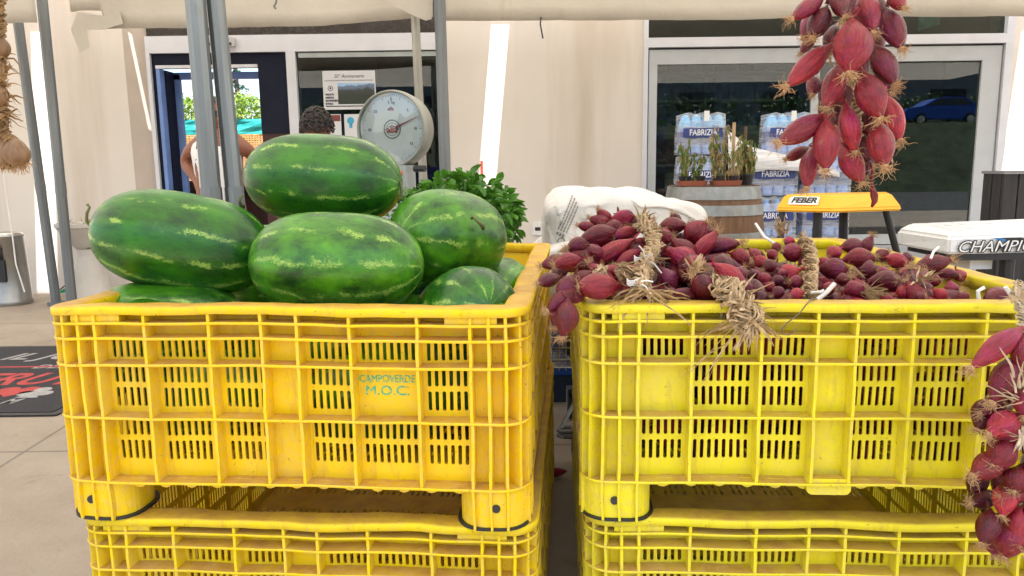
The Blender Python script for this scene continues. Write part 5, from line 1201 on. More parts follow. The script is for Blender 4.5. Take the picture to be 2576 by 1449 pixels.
# ================================================================ bottled water on a pallet
bw = M['white']
def water():
    D = 6.45
    lt = simple('water_blue', (.22, .42, .80), .2, var=.35, scale=8); lt.node_tree.nodes['Principled BSDF'].inputs['Transmission Weight'].default_value = .15
    lab = simple('label_navy', (.03, .05, .22), .35, var=.3); pale = simple('bottle_pale', (.26, .42, .80), .25, var=.2, scale=12); film = m_film('shrink_film', (.85, .9, .96), .30)
    capm = simple('cap_blue', (.16, .42, .86), .25)
    tx = simple('label_white', (.75, .78, .85), .5)
    def bottle():
        bm = bmesh.new(); R = .045
        lathe(bm, [(0, 0), (R * .8, 0), (R, .02), (R * .96, .05), (R, .08), (R * .95, .11), (R, .20), (R * .9, .235), (R * .45, .28), (R * .33, .29), (R * .33, .30)], 20); 
        me = bpy.data.meshes.new('bottle'); bm.to_mesh(me); bm.free(); me.materials.append(pale); me.polygons.foreach_set('use_smooth', [True] * len(me.polygons))
        bm = bmesh.new(); lathe(bm, [(R * 1.015, .085), (R * 1.02, .19)], 20); ml = bpy.data.meshes.new('label'); bm.to_mesh(ml); bm.free(); ml.materials.append(lab)
        bm = bmesh.new(); lathe(bm, [(R * .42, .285), (R * .42, .315), (0, .317)], 14); mc = bpy.data.meshes.new('cap'); bm.to_mesh(mc); bm.free(); mc.materials.append(capm)
        return me, ml, mc
    B = bottle()
    def pack(x, y, z, label, name_on=True, top=False):
        t = empty('water_pack', (x, y, z), label, 'water pack', 'shrink-wrapped packs of water bottles')
        for i in range(4):
            for j in range(2):
                o = put('bottle', B[0], t, ((i - 1.5) * .092, (j - .5) * .092, 0)); put('label', B[1], o); put('cap', B[2], o)
        bm = bmesh.new(); w_, d_, h_ = .385, .20, .345
        bmesh.ops.create_cube(bm, size=1); bmesh.ops.subdivide_edges(bm, edges=bm.edges[:], cuts=10, use_grid_fill=True)
        for v in bm.verts:
            p = v.co; s_ = 1 - .10 * max(0, p.z) ; n_ = .006 * noise.noise(Vector((p.x * 9 + x * 5, p.y * 9, p.z * 9 + z * 3)))
            v.co = Vector((p.x * w_ * s_ + n_, p.y * d_ * s_ + n_, (p.z + .5) * h_ - .04 * (p.z > .2) * math.cos(p.x * 8 * math.pi) ** 2 * .4))
        build('wrap', bm, film, t, smooth=True)
        if top:
            bm = bmesh.new(); 
            for i in range(4): lathe(bm, [(.050, .225), (.049, .262), (.028, .318), (0, .330)], 14, T((i - 1.5) * .092, -.048, 0))
            build('neck_wrap', bm, simple('sky_film', (.22, .55, .92), .25, var=.15), t)
            bm = bmesh.new(); box(bm, .0, .042, -.128, -.124, .27, .352); build('handle_label', bm, bw, t)
        if name_on:
            bm = bmesh.new(); box(bm, -.165, .165, -.1065, -.1045, .14, .215); bd = build('banner', bm, lab, t)
            text('lettering', 'FABRIZIA', .068, T(0, -.1075, .178) @ FRONT, tx, bd, bold=.001, sx=.82)
        return t
    xl = at(1762, 300, D).x; zl = at(1762, 284, D).z
    desc = {0: 'topmost', 1: 'second from the top', 2: 'third from the top', 3: 'lowest'}
    for k in range(4): pack(xl, D, zl - .345 * (k + 1) + .0, 'water pack, %s in the left column behind the barrel plants' % desc[k], True, k == 0)
    zr = at(2000, 412, D).z; k = 0
    x2 = at(1960, 300, D).x; x3 = at(2062, 300, D).x + .03
    zz = zl - .345 * 4
    zr_top = zz + .345 * 3
    for c_, (xx, nm) in enumerate(((x2 - .07, 'middle'), (x3, 'right'))):
        for k in range(3): pack(xx, D - .06, zz + .345 * k, 'water pack, %s layer of the %s column under the wrapping' % (('bottom', 'second', 'third')[k], nm), c_ == 0 or k == 1)
    xx = at(1978, 300, D).x; pack(xx + .04, D + .12, zz + .345 * 3, 'blue-capped water pack standing on top of the wrapped columns behind the hanging onions', True, True)
    # stretch film draped from the left column down to the right
    bm = bmesh.new(); fm = m_film('stretch_film', (.86, .86, .88), .72, .25)
    L0 = [at(1832, 330, D - .15), at(1895, 372, D - .16), at(1950, 385, D - .17), at(2015, 402, D - .17), at(2112, 430, D - .15)]
    L1 = [at(1832, 440, D - .20), at(1895, 432, D - .21), at(1950, 428, D - .22), at(2015, 430, D - .22), at(2112, 445, D - .20)]
    L2 = [p + Vector((0, .42, .05)) for p in L0]
    rows = [L1, L0, L2]; G = []
    for row in rows:
        r_ = []
        for a, b in zip(row, row[1:]):
            for q in range(6): p = a.lerp(b, q / 6); r_.append(bm.verts.new(p + Vector((0, .01 * noise.noise(p * 9), .012 * noise.noise(p * 14)))))
        r_.append(bm.verts.new(row[-1])); G.append(r_)
    for a, b in zip(G, G[1:]):
        for i in range(len(a) - 1): bm.faces.new((a[i], a[i + 1], b[i + 1], b[i]))
    o = build('stretch_film', bm, fm, None, smooth=True); o.modifiers.new('t', 'SOLIDIFY').thickness = .002
    tag(o, 'crinkled pale stretch film draped over the columns of water packs', 'film')
    t = empty('pallet', ((xl + x3) / 2, D, 0), 'low wooden pallet carrying the packs of bottled water', 'pallet'); wdp = m_wood('pallet_wood', (.30, .22, .13), (.42, .32, .20), (1, 8, 8))
    W2 = (x3 - xl) / 2 + .25
    for yy_ in (-.3, -.1, .1, .3): bm = bmesh.new(); box(bm, -W2, W2, yy_ - .06, yy_ + .06, zz - .022, zz - .001); build('board', bm, wdp, t)
    for xx_ in (-W2 + .05, 0, W2 - .05): bm = bmesh.new(); box(bm, xx_ - .05, xx_ + .05, -.35, .35, 0, zz - .0225); build('bearer', bm, wdp, t)
water()
# ================================================================ toys on the right
def toy_car():
    D = 4.0; a = at(1953, 520, D); b = at(2262, 535, D); w = b.x - a.x; t = empty('ride_on_toy', (a.x, D, 0), 'child ride-on toy with a flat orange-yellow roof on black posts', 'toy car')
    z = lambda y: at(2100, y, D).z; Y = simple('toy_yellow', (.86, .42, .008), .35, var=.04)
    # roof: slab with a chamfered rim, front edge nearer at the left-centre corner
    prof = [(0, .06), (w * .43, -.10), (w * 1.0, .02), (w * .86, .36), (w * .30, .32), (w * .12, .26)]
    lo = [at(1952, 522, 4.0), at(2096, 538, 3.84), at(2267, 538, 3.95), at(2235, 508, 4.35), at(2010, 493, 4.3)]
    up = [at(1972, 497, 4.03), at(2100, 512, 3.88), at(2245, 519, 3.98), at(2222, 500, 4.31), at(2022, 489, 4.26)]
    bm = bmesh.new()
    lo_ = [p - t.location for p in lo]; zlo = sum(p.z for p in lo_[:3]) / 3
    off = [Vector((0, 0, 0))] * 5
    lov = [bm.verts.new((p.x, p.y, zlo)) for p in lo_]; lo2 = [bm.verts.new((p.x, p.y, zlo + .018)) for p in lo_]
    cx = sum(p.x for p in lo_) / 5; cy = sum(p.y for p in lo_) / 5
    upv = [bm.verts.new((cx + (p.x - cx) * .86, cy + (p.y - cy) * .66, zlo + .088)) for p in lo_]
    bm.faces.new(lov[::-1]); bm.faces.new(upv)
    for r1, r2 in ((lov, lo2), (lo2, upv)):
        for i in range(5): bm.faces.new((r1[i], r1[(i + 1) % 5], r2[(i + 1) % 5], r2[i]))
    bmesh.ops.bevel(bm, geom=bm.edges[:], offset=.008, segments=3, affect='EDGES', clamp_overlap=True)
    rf = build('roof', bm, Y, t, smooth=False)
    bm = bmesh.new()
    A = (lo_[1] + Vector((.03, .02, 0))); Bv = lo_[2] - Vector((.05, -.0, 0)); 
    for k in range(7):
        p = A.lerp(Bv, .30 + .09 * k); box(bm, p.x - .012, p.x + .010, p.y + .002, p.y + .03, zlo + .020, zlo + .030)
    build('vents', bm, Y, rf)
    # sticker with the name, lying on the sloped front-left facet
    P = [upv_ for upv_ in ()]
    L0_, L1_ = Vector((lo_[0].x, lo_[0].y, zlo + .018)), Vector((lo_[1].x, lo_[1].y, zlo + .018))
    U0_ = Vector((cx + (lo_[0].x - cx) * .86, cy + (lo_[0].y - cy) * .66, zlo + .088)); U1_ = Vector((cx + (lo_[1].x - cx) * .86, cy + (lo_[1].y - cy) * .66, zlo + .088))
    ex = (L1_ - L0_).normalized(); mid_ = (L0_ + L1_ + U0_ + U1_) / 4; ey = ((U0_ + U1_) / 2 - (L0_ + L1_) / 2); ey = (ey - ex * ey.dot(ex)).normalized(); ez = ex.cross(ey)
    if ez.y > 0: ez = -ez
    o_ = mid_ + ez * .0035; Mx = Matrix((ex, ey, ez)).transposed().to_4x4(); Mx.translation = o_ - ex * .01 + ey * .004
    bm = bmesh.new(); box(bm, -.075, .075, -.028, .028, 0, .001, Mx); stk = build('sticker', bm, M['white'], rf)
    text('lettering', 'FEBER', .050, Mx @ T(0, 0, .002), M['black'], stk, bold=.002, shear=.25, sx=.95)
    for px, d0, d1, pb in ((1968, 4.02, 4.0, 1960), (2058, 3.95, 3.95, 2054), (2122, 4.15, 4.15, 2120), (2228, 4.0, 4.0, 2256)):
        p = at(px, 535, d0); q = at(pb, 640, d1); bm = bmesh.new(); d = (q - p) / (p.z - q.z); tube(bm, [Vector((p.x, p.y, zlo + t.location.z)) - t.location, p + d * (p.z - .45) - t.location], .018 if px < 2000 or px > 2200 else .024, 10); build('post', bm, M['black'], t)
    bm = bmesh.new(); rprism(bm, w * .5, .12, w * .9, .5, .08, .22, .46, 5); bmesh.ops.bevel(bm, geom=[e for e in bm.edges], offset=.01, segments=2, affect='EDGES', clamp_overlap=True); build('body', bm, Y, t)
    bm = bmesh.new(); rprism(bm, w * .5, .12, w * .6, .4, .05, .46, .52, 4); build('seat', bm, M['black'], t)
    for xx in (.12, w - .12):
        for yy_ in (-.12, .36):
            bm = bmesh.new(); MM = T(xx, yy_, .15) @ FRONT; lathe(bm, [(0, -.05), (.12, -.05), (.15, -.03), (.15, .03), (.12, .05), (0, .05)], 24, MM); wh = build('wheel', bm, M['black'], t)
            bm = bmesh.new(); lathe(bm, [(0, -.056), (.07, -.053), (.07, .053), (0, .056)], 16, MM); build('rim', bm, Y, wh)
toy_car()
def champion():
    D = 3.25; A = at(2385, 638, D); TL = at(2268, 553, D + .33)
    t = empty('utility_vehicle_cab', (A.x, D, 0), 'white plastic cooler-like hood lettered in black on a black frame at the right edge', 'toy vehicle')
    W3 = .85; zt_ = at(2400, 586, D).z; zb = at(2400, 640, D).z; xL = at(2278, 600, D + .35).x - A.x
    wt = simple('hood_white', (.72, .73, .74), .3, var=.03)
    bm = bmesh.new()
    # front (lettered) face runs to the right; the end face recedes to the left-back
    yb = .42
    P = [(0, 0, zb), (W3, .05, zb), (W3, .5, zb), (xL, yb, zb), (.0, 0.0, zt_ - .02), (W3, .05, zt_ + .0), (W3, .5, zt_), (xL - .01, yb, zt_ - .02), (.02, .03, zt_), (W3, .08, zt_ + .02), (W3, .46, zt_ + .03), (xL + .03, yb - .04, zt_ + .015)]
    v = [bm.verts.new(p) for p in P]
    for f in ((0, 1, 5, 4), (1, 2, 6, 5), (2, 3, 7, 6), (3, 0, 4, 7), (4, 5, 9, 8), (5, 6, 10, 9), (6, 7, 11, 10), (7, 4, 8, 11), (8, 9, 10, 11), (3, 2, 1, 0)): bm.faces.new([v[i] for i in f])
    bmesh.ops.bevel(bm, geom=bm.edges[:], offset=.012, segments=3, affect='EDGES', clamp_overlap=True)
    hood = build('hood', bm, wt, t, smooth=False)
    ex = Vector((W3, .05, 0)).normalized(); ey = Vector((0, 0, 1)); ez = ex.cross(ey); Mx = Matrix((ex, ey, ez)).transposed().to_4x4()
    mid = (zb + zt_ - .02) / 2; hh = zt_ - .02 - zb
    bm = bmesh.new(); Mx.translation = Vector((.19, .0085, mid)) + ez * .003
    poly_extrude(bm, [(.03, .032), (.13, .032), (.42, -.036), (.30, -.036)], 0, .001, Mx); sw = build('swoosh', bm, simple('swoosh_black', (.015, .015, .02), .4), hood)
    bm = bmesh.new(); poly_extrude(bm, [(.0, .032), (.028, .032), (.28, -.036), (.25, -.036)], 0, .001, Mx); build('swoosh', bm, simple('swoosh_blue', (.02, .22, .60), .4), hood)
    Mx.translation = Vector((.030, .0, mid - .006)) + Vector((0, .0045, 0)) + ez * .013
    text('lettering', 'CHAMPION', .070, Mx, M['black'], hood, ext=.0005, align='LEFT', bold=.0042, shear=.3, sx=1.12)
    text('lettering', 'CHAMPION', .070, Mx @ T(0, 0, .001), M['white'], hood, ext=.0005, align='LEFT', bold=-.0004, shear=.3, sx=1.12)
    bm = bmesh.new(); box(bm, xL + .06, W3, .08, .44, zb - .03, zb - .001); box(bm, .04, W3, .02, .08, zb - .03, zb - .001); build('frame', bm, M['black'], t)
    for x, y in ((.30, .06), (.75, .10), (.30, .40), (.75, .40)): bm = bmesh.new(); tube(bm, [(x, y, zb - .03), (x + .01, y, .0)], .03, 10); build('leg', bm, M['black'], t)
    bm = bmesh.new(); box(bm, .16, .26, .10, .3, zb - .08, zb - .031); build('light_box', bm, M['white'], t)
    bm = bmesh.new(); tube(bm, [(.40, .0, zb - .04), (.43, .0, zb - .10), (.40, .0, zb - .2)], .018, 10); build('grab_handle', bm, M['white'], t)
champion()
# dark slatted planter at the right
c0 = at(2528, 430, 5.2); t = empty('slatted_planter', (c0.x, 5.2, 0), 'dark slatted wooden planter box standing beside the right window frame', 'planter')
bm = bmesh.new(); zt_ = c0.z
for i in range(9):
    x = i * .105; box(bm, x, x + .095, 0, .022, .05, zt_ - .02)
    if i < 2: box(bm, 0, .022, .03 + i * .105, .125 + i * .105, .05, zt_ - .02)
build('slats', bm, m_wood('planter_black', (.018, .017, .019), (.04, .036, .036), (10, 10, 1)), t)
bm = bmesh.new(); box(bm, -.01, .96, -.01, .05, zt_ - .019, zt_); box(bm, -.01, .05, .051, .24, zt_ - .019, zt_); build('top_rail', bm, simple('planter_rail', (.22, .22, .23), .5), t)
# ================================================================ left side: mat, basin, bin, pennant
def mat_():
    g = lambda X, Y: (lambda d: Vector((0, 0, CAMH)) + d * (-CAMH / d.z))(ray(X, Y))
    a = g(60, 874); b = g(60, 1049); x1 = g(160, 1049).x + .35
    t = empty('door_mat', ((a.x), (a.y + b.y) / 2, 0), 'black rubber-edged door mat with grey and red lettering left of the crates', 'mat')
    w0, w1 = -1.0, 1.15; h = (a.y - b.y) / 2
    bm = bmesh.new(); rprism(bm, (w0 + w1) / 2, 0, w1 - w0, 2 * h, .02, .001, .010, 3); build('rubber_edge', bm, M['black'], t)
    bm = bmesh.new(); rprism(bm, (w0 + w1) / 2, 0, w1 - w0 - .08, 2 * h - .08, .02, .0101, .013, 3); build('carpet', bm, simple('mat_carpet', (.028, .026, .028), .95, var=.3, scale=60), t)
    gr = simple('mat_grey', (.33, .32, .31), .9, var=.15, scale=30); rd = simple('mat_red', (.42, .055, .05), .9, var=.15, scale=30)
    def L(s, X, Y, size, m, al='LEFT', **k): p = g(X, Y) - t.location; text('lettering', s, size * .8, T(p.x, p.y, .0136), m, t, align=al, ext=.0004, **k)
    L('IL JOLLY', 14, 903, .30, gr, shear=.35, bold=.004, sx=.95)
    L('DELLA', 86, 928, .15, gr, shear=.3, bold=.002)
    L('FRUTTA', -78, 962, .44, rd, shear=.35, bold=.008, sx=.78)
    L('M', 8, 1016, .15, gr, shear=.3, bold=.002, sx=.8)
    p = g(-10, 929) - t.location; bm = bmesh.new(); box(bm, p.x - .3, p.x + .42, p.y - .012, p.y + .012, .0132, .0142); build('line', bm, rd, t)
    # heart and club
    p = g(42, 990) - t.location; bm = bmesh.new(); pts = []
    for k in range(28):
        q = 2 * math.pi * k / 28; pts.append((.085 * math.sin(q) ** 3 * 1.35, (.0053 * (13 * math.cos(q) - 5 * math.cos(2 * q) - 2 * math.cos(3 * q) - math.cos(4 * q)) * 1.3)))
    poly_extrude(bm, pts, .0132, .0142, T(p.x, p.y, 0)); build('heart', bm, rd, t)
    p = g(92, 994) - t.location; bm = bmesh.new()
    for i, (dx, dy) in enumerate(((-.05, -.01), (.05, -.01), (0, .06))): lathe(bm, [(0, .0142 + i * .0001), (.045, .0142 + i * .0001)], 18, T(p.x + dx, p.y + dy, 0))
    poly_extrude(bm, [(-.06, -.09), (.06, -.09), (.012, .02), (-.012, .02)], .0132, .01415, T(p.x, p.y, 0)); build('club', bm, gr, t)
mat_()
def basin():
    D = 7.25; c = at(212, 560, D); zt_ = c.z; zn = at(212, 626, D).z; R = 66 / FPX * D * 1.02
    t = empty('pedestal_basin', (c.x, D, 0), 'white stone basin on a flared pedestal against the left wall', 'basin'); st = simple('basin_stone', (.60, .57, .52), .6, var=.08, bump=.2)
    bm = bmesh.new(); lathe(bm, [(0, zn), (R * .34, zn), (R * .45, zn + .03), (R * .78, zt_ - .11), (R * .93, zt_ - .05), (R, zt_ - .035), (R, zt_), (R * .93, zt_), (R * .88, zt_ - .04), (0, zt_ - .08)], 40); build('bowl', bm, st, t, smooth=False)
    bm = bmesh.new(); lathe(bm, [(R * .85, 0), (R * .82, .03), (R * .5, .3), (R * .36, zn - .06), (R * .34, zn - .001), (0, zn - .001)], 40); build('pedestal', bm, st, t)
    bm = bmesh.new(); tube(bm, [(-R * .2, -R * .38, zn + .06), (-R * .12, -R * .36, zn + .03), (-R * .05, -R * .36, zn + .015), (.1, -R * .3, zn + .012)], .006, 6); build('drain_wire', bm, M['wire'], t)
    bm = bmesh.new(); leaf_cloud(bm, 18, lambda r: (Vector((r.uniform(-.15, .15), r.uniform(-.15, .15), zt_ + .0)), None), .05, 7, droop=-.4); build('dry_leaves', bm, drb, t)
    return t
basin()
def bin_():
    D = 7.0; a = at(-30, 590, D); b = at(52, 590, D); b2 = at(64, 740, D); zt_ = at(20, 588, D).z; cx = (a.x + b.x) / 2; R0 = (b.x - a.x) / 2; R1 = R0 * 1.12
    t = empty('steel_bin', (cx, D, 0), 'shiny stainless steel waste bin standing at the left edge against the wall', 'bin')
    bm = bmesh.new(); lathe(bm, [(R1 * 1.02, 0), (R1 * 1.05, .02), (R1 * 1.02, .05), (R1, .055), (R0, zt_ - .03), (R0 * 1.04, zt_ - .025), (R0 * 1.04, zt_ - .012), (R0 * .99, zt_ - .01)], 48); bs_ = m_steel('bin_steel', (.42, .42, .41), .30, .95, (3, 3, 1)); build('body', bm, bs_, t, smooth=True)
    bm = bmesh.new(); lathe(bm, [(R0 * .98, zt_ - .01), (R0 * .9, zt_ + .015), (0, zt_ + .02)], 48); build('lid', bm, M['chrome'], t, smooth=True)
    bm = bmesh.new(); rprism(bm, R1 * .2, 0, .10, .2, .01, R1 * .90, R1 * 1.05, 3, M=T(0, 0, zt_ * .5) @ FRONT); build('lock_plate', bm, M['dark'], t)
    bm = bmesh.new(); tube(bm, [(R0 * .3, -R0 * 1.0, zt_ - .12), (R0 * .3, -R0 * 1.12, zt_ - .17), (R0 * .3, -R0 * 1.0, zt_ - .22)], .02, 10); build('handle', bm, M['black'], t)
bin_()
t = empty('folded_parasol', at(160, 730, 7.25), 'small folded striped pennant in green, white and red behind the grey pole', 'pennant'); L = t.location
for k, (c_, poly) in enumerate((((.02, .35, .14), [(142, 738), (186, 712), (190, 733)]), ((.75, .73, .7), [(186, 712), (196, 700), (196, 732), (190, 733)]), ((.6, .06, .04), [(176, 710), (196, 690), (202, 690), (196, 712)]))):
    bm = bmesh.new(); vs = [bm.verts.new(at(x, y, 7.25) - L) for x, y in poly]; bm.faces.new(vs); o = build('cloth', bm, simple('pennant_cloth', c_, .7), t); o.modifiers.new('t', 'SOLIDIFY').thickness = .01
bm = bmesh.new(); tube(bm, [at(130, 745, 7.2) - L, at(200, 690, 7.25) - L], .006, 6); build('rod', bm, M['black'], t)
# ================================================================ posters in the left window
def poster():
    y = WALL + .022; a = at(809, 178, WALL); b = at(946, 274, WALL); t = empty('anniversary_poster', ((a.x + b.x) / 2, y, (a.z + b.z) / 2), 'landscape anniversary poster with a mountain photo taped inside the left window', 'poster')
    w, h = (b.x - a.x), (a.z - b.z)
    bm = bmesh.new(); box(bm, -w / 2, w / 2, 0, .003, -h / 2, h / 2); build('sheet', bm, simple('poster_paper', (.66, .68, .72), .5, var=.02), t)
    sky = NT('poster_photo'); z_ = sky.sep(sky.tc())[2]; ridge = sky.math('ADD', z_, sky.math('MULTIPLY', sky.noise(9, 4), -.09))
    sky.set('Base Color', sky.ramp(sky.math('ADD', ridge, .5), [(.40, (.03, .04, .03)), (.455, (.05, .06, .06)), (.47, (.12, .16, .24)), (.50, (.16, .22, .34)), (.505, (.35, .55, .78)), (.56, (.10, .32, .68))])); 
    bm = bmesh.new(); box(bm, -w * .22, w * .48, -.002, -.0003, -h * .36, h * .18); build('photo', bm, sky.m, t)
    text('lettering', '50° Anniversario', h * .13, T(0, -.001, h * .36) @ FRONT, M['dark'], t, shear=.3, sx=.9, ext=.0003)
    text('lettering', "DELLA FONDAZIONE DEL VIADOTTO ANGITOLA - SAN FRANCESCO DI PAOLA", h * .042, T(0, -.001, h * .25) @ FRONT, M['dark'], t, sx=.85, ext=.0003)
    for i, s in enumerate(('VIADOTTO', 'ANGITOLA', 'SAN FRANCESCO', 'DI PAOLA')): text('lettering', s, h * .062, T(-w * .46, -.0028, -h * (.11 + .08 * i)) @ FRONT, M['dark'], t, align='LEFT', bold=.0016, sx=.72, ext=.0003)
    bm = bmesh.new(); box(bm, -w * .46, w * .46, -.0012, -.0004, -h * .425, -h * .40); build('rule', bm, M['dark'], t)
    bm = bmesh.new(); lathe(bm, [(.02, 0), (.026, 0)], 20, T(-w * .36, -.0012, h * .05) @ FRONT); lathe(bm, [(0, .0001), (.010, .0001)], 12, T(-w * .36, -.0012, h * .055) @ FRONT); build('crest', bm, M['dark'], t)
    a = at(864, 287, WALL); b = at(922, 350, WALL); t = empty('notice_sheet', ((a.x + b.x) / 2, y, (a.z + b.z) / 2), 'white notice sheet with a blue lamp drawing below the anniversary poster', 'notice'); w, h = (b.x - a.x), (a.z - b.z)
    bm = bmesh.new(); box(bm, -w / 2, w / 2, 0, .003, -h / 2 - .1, h / 2); build('sheet', bm, bpy.data.materials['poster_paper'], t)
    bm = bmesh.new(); lathe(bm, [(0, .0008), (.035, .0008)], 16, T(-.045, -.0004, .06) @ FRONT); box(bm, -.06, -.03, -.0012, -.0004, -.01, .03); build('drawing', bm, simple('notice_blue', (.05, .38, .62), .5), t)
    text('lettering', 'MANTENERE', .05, T(-.04, -.001, -.13) @ FRONT, M['dark'], t, sx=.7, bold=.001, ext=.0003); text('lettering', 'LA DISTANZA', .045, T(-.04, -.001, -.19) @ FRONT, M['dark'], t, sx=.7, bold=.001, ext=.0003)
    a = at(842, 287, WALL); b = at(859, 350, WALL); t = empty('notice_sheet', ((a.x + b.x) / 2, y, (a.z + b.z) / 2), 'narrow white notice with a dark red corner beside the curly-haired head', 'notice'); w, h = (b.x - a.x), (a.z - b.z)
    bm = bmesh.new(); box(bm, -w / 2 - .12, w / 2, 0, .003, -h / 2, h / 2); build('sheet', bm, bpy.data.materials['poster_paper'], t); bm = bmesh.new(); box(bm, -w / 2 - .115, w / 2 - .006, -.0012, -.0004, h * .22, h * .47); build('corner', bm, simple('notice_red', (.20, .05, .045), .5), t)
poster()
# thin red reflector strip on the sunlit wall
c = at(1212, 420, WALL - .02); bm = bmesh.new(); box(bm, -.012, .012, 0, .02, -.09, .06); tag(build('red_marker', bm, simple('red_tape', (.6, .05, .03), .5), loc=(c.x, WALL - .022, c.z)), 'small red strip fixed on the wall just above the basil', 'strip')
# ================================================================ garlic braid at the left edge
def garlic():
    D = 1.5; t = empty('garlic_braid', at(0, 250, D), 'braid of dried garlic with brown leaves hanging at the left edge', 'garlic braid'); L = t.location; r = random.Random(6)
    gm = NT('garlic_skin'); gm.set('Base Color', gm.mix(gm.ramp(gm.noise(1, 5, .6, src=gm.mapping((60, 60, 12))), [(.35, 0.), (.7, 1.)]), (.14, .07, .03), (.28, .17, .09))); gm.set('Roughness', .6)
    bm = bmesh.new(); seg = 18
    me = None
    for k, (x, y, rr, d) in enumerate(((10, 392, 34, 0), (42, 388, 28, -.02), (-22, 380, 36, 0), (28, 372, 26, .03), (-6, 350, 28, .02), (-30, 300, 34, 0), (-14, 240, 30, 0), (-24, 170, 34, 0), (-8, 120, 26, 0))):
        p = at(x, y, D + d) - L; R = rr / FPX * D; bm = bmesh.new(); rings = []
        for i in range(13):
            u = i / 12; th = math.pi * u; rad = R * math.sin(th) ** .8 + .001; z = R * .95 * math.cos(th) + (R * .9 * max(0, .25 - u) * 4 * .5)
            rings.append([bm.verts.new(p + Vector((rad * (1 + .09 * math.cos(6 * q + k)) * math.cos(q), rad * (1 + .09 * math.cos(6 * q + k)) * math.sin(q), z))) for q in [2 * math.pi * j / seg for j in range(seg)]])
        for a, b in zip(rings, rings[1:]):
            for j in range(seg): bm.faces.new((a[j], a[(j + 1) % seg], b[(j + 1) % seg], b[j]))
        build('garlic_bulb', bm, gm.m, t, smooth=True)
    bm = bmesh.new()
    for k in range(260):
        p = at(r.uniform(0, 66), r.uniform(392, 412), D + r.uniform(-.02, .02)) - L; q = p + Vector((r.gauss(0, .01), r.gauss(0, .006), -r.uniform(.004, .024))); tube(bm, [p, p.lerp(q, .5) + Vector((r.gauss(0, .004), 0, 0)), q], [.0009, .0008, .0005], 3, cap=False)
    build('roots', bm, M['root'], t)
    bm = bmesh.new(); braid(bm, [at(-20, -60, D) - L, at(-16, 100, D) - L, at(-12, 250, D) - L, at(0, 360, D) - L], .014, 8)
    for k in range(46):
        p = at(r.uniform(-6, 10), r.uniform(140, 300), D) - L; d = Vector((r.uniform(.3, 1), r.gauss(0, .4), r.uniform(-.9, .5))).normalized(); l = r.uniform(.015, .052); pts = [p]
        for q in range(6): d = (d + Vector((r.gauss(0, .3), r.gauss(0, .2), r.gauss(-.10, .3)))).normalized(); pts.append(pts[-1] + d * l / 6)
        tube(bm, pts, [.0028, .003, .0024, .002, .0015, .001, .0004], 5, sx=.4)
    tube(bm, [at(2, 95, D) - L, at(6, 110, D) - L, at(0, 125, D) - L], [.002, .004, .002], 6)
    build('dried_leaves', bm, simple('brown_straw', (.26, .15, .06), .8, var=.5, scale=60), t)
garlic()
# ================================================================ people
def skin_obj(name, chains, mat, parent, sub=2):
    bm = bmesh.new(); lay = bm.verts.layers.skin.verify(); seen = {}
    def V(p, r, root=False):
        k = tuple(round(c, 4) for c in p)
        if k not in seen:
            v = bm.verts.new(p); v[lay].radius = r if hasattr(r, '__len__') else (r, r); v[lay].use_root = root; seen[k] = v
        return seen[k]
    first = True
    for ch in chains:
        prev = None
        for p, r in ch:
            v = V(p, r, first); first = False
            if prev is not None and bm.edges.get((prev, v)) is None: bm.edges.new((prev, v))
            prev = v
    me = bpy.data.meshes.new(name); bm.to_mesh(me); bm.free(); me.materials.append(mat)
    o = bpy.data.objects.new(name, me); C.objects.link(o); o.parent = parent
    s_ = o.modifiers.new('skin', 'SKIN'); s_.use_smooth_shade = True; m_ = o.modifiers.new('sub', 'SUBSURF'); m_.levels = sub; m_.render_levels = sub
    return o
skinm = NT('skin_tan'); skinm.set('Base Color', skinm.mix(skinm.ramp(skinm.noise(7, 4), [(.3, 0.), (.7, 1.)]), (.21, .075, .04), (.28, .11, .06))); skinm.set('Roughness', .45); skinm.set('Subsurface Weight', .08)
hairm = simple('dark_hair', (.022, .015, .012), .45, var=.4, scale=40)
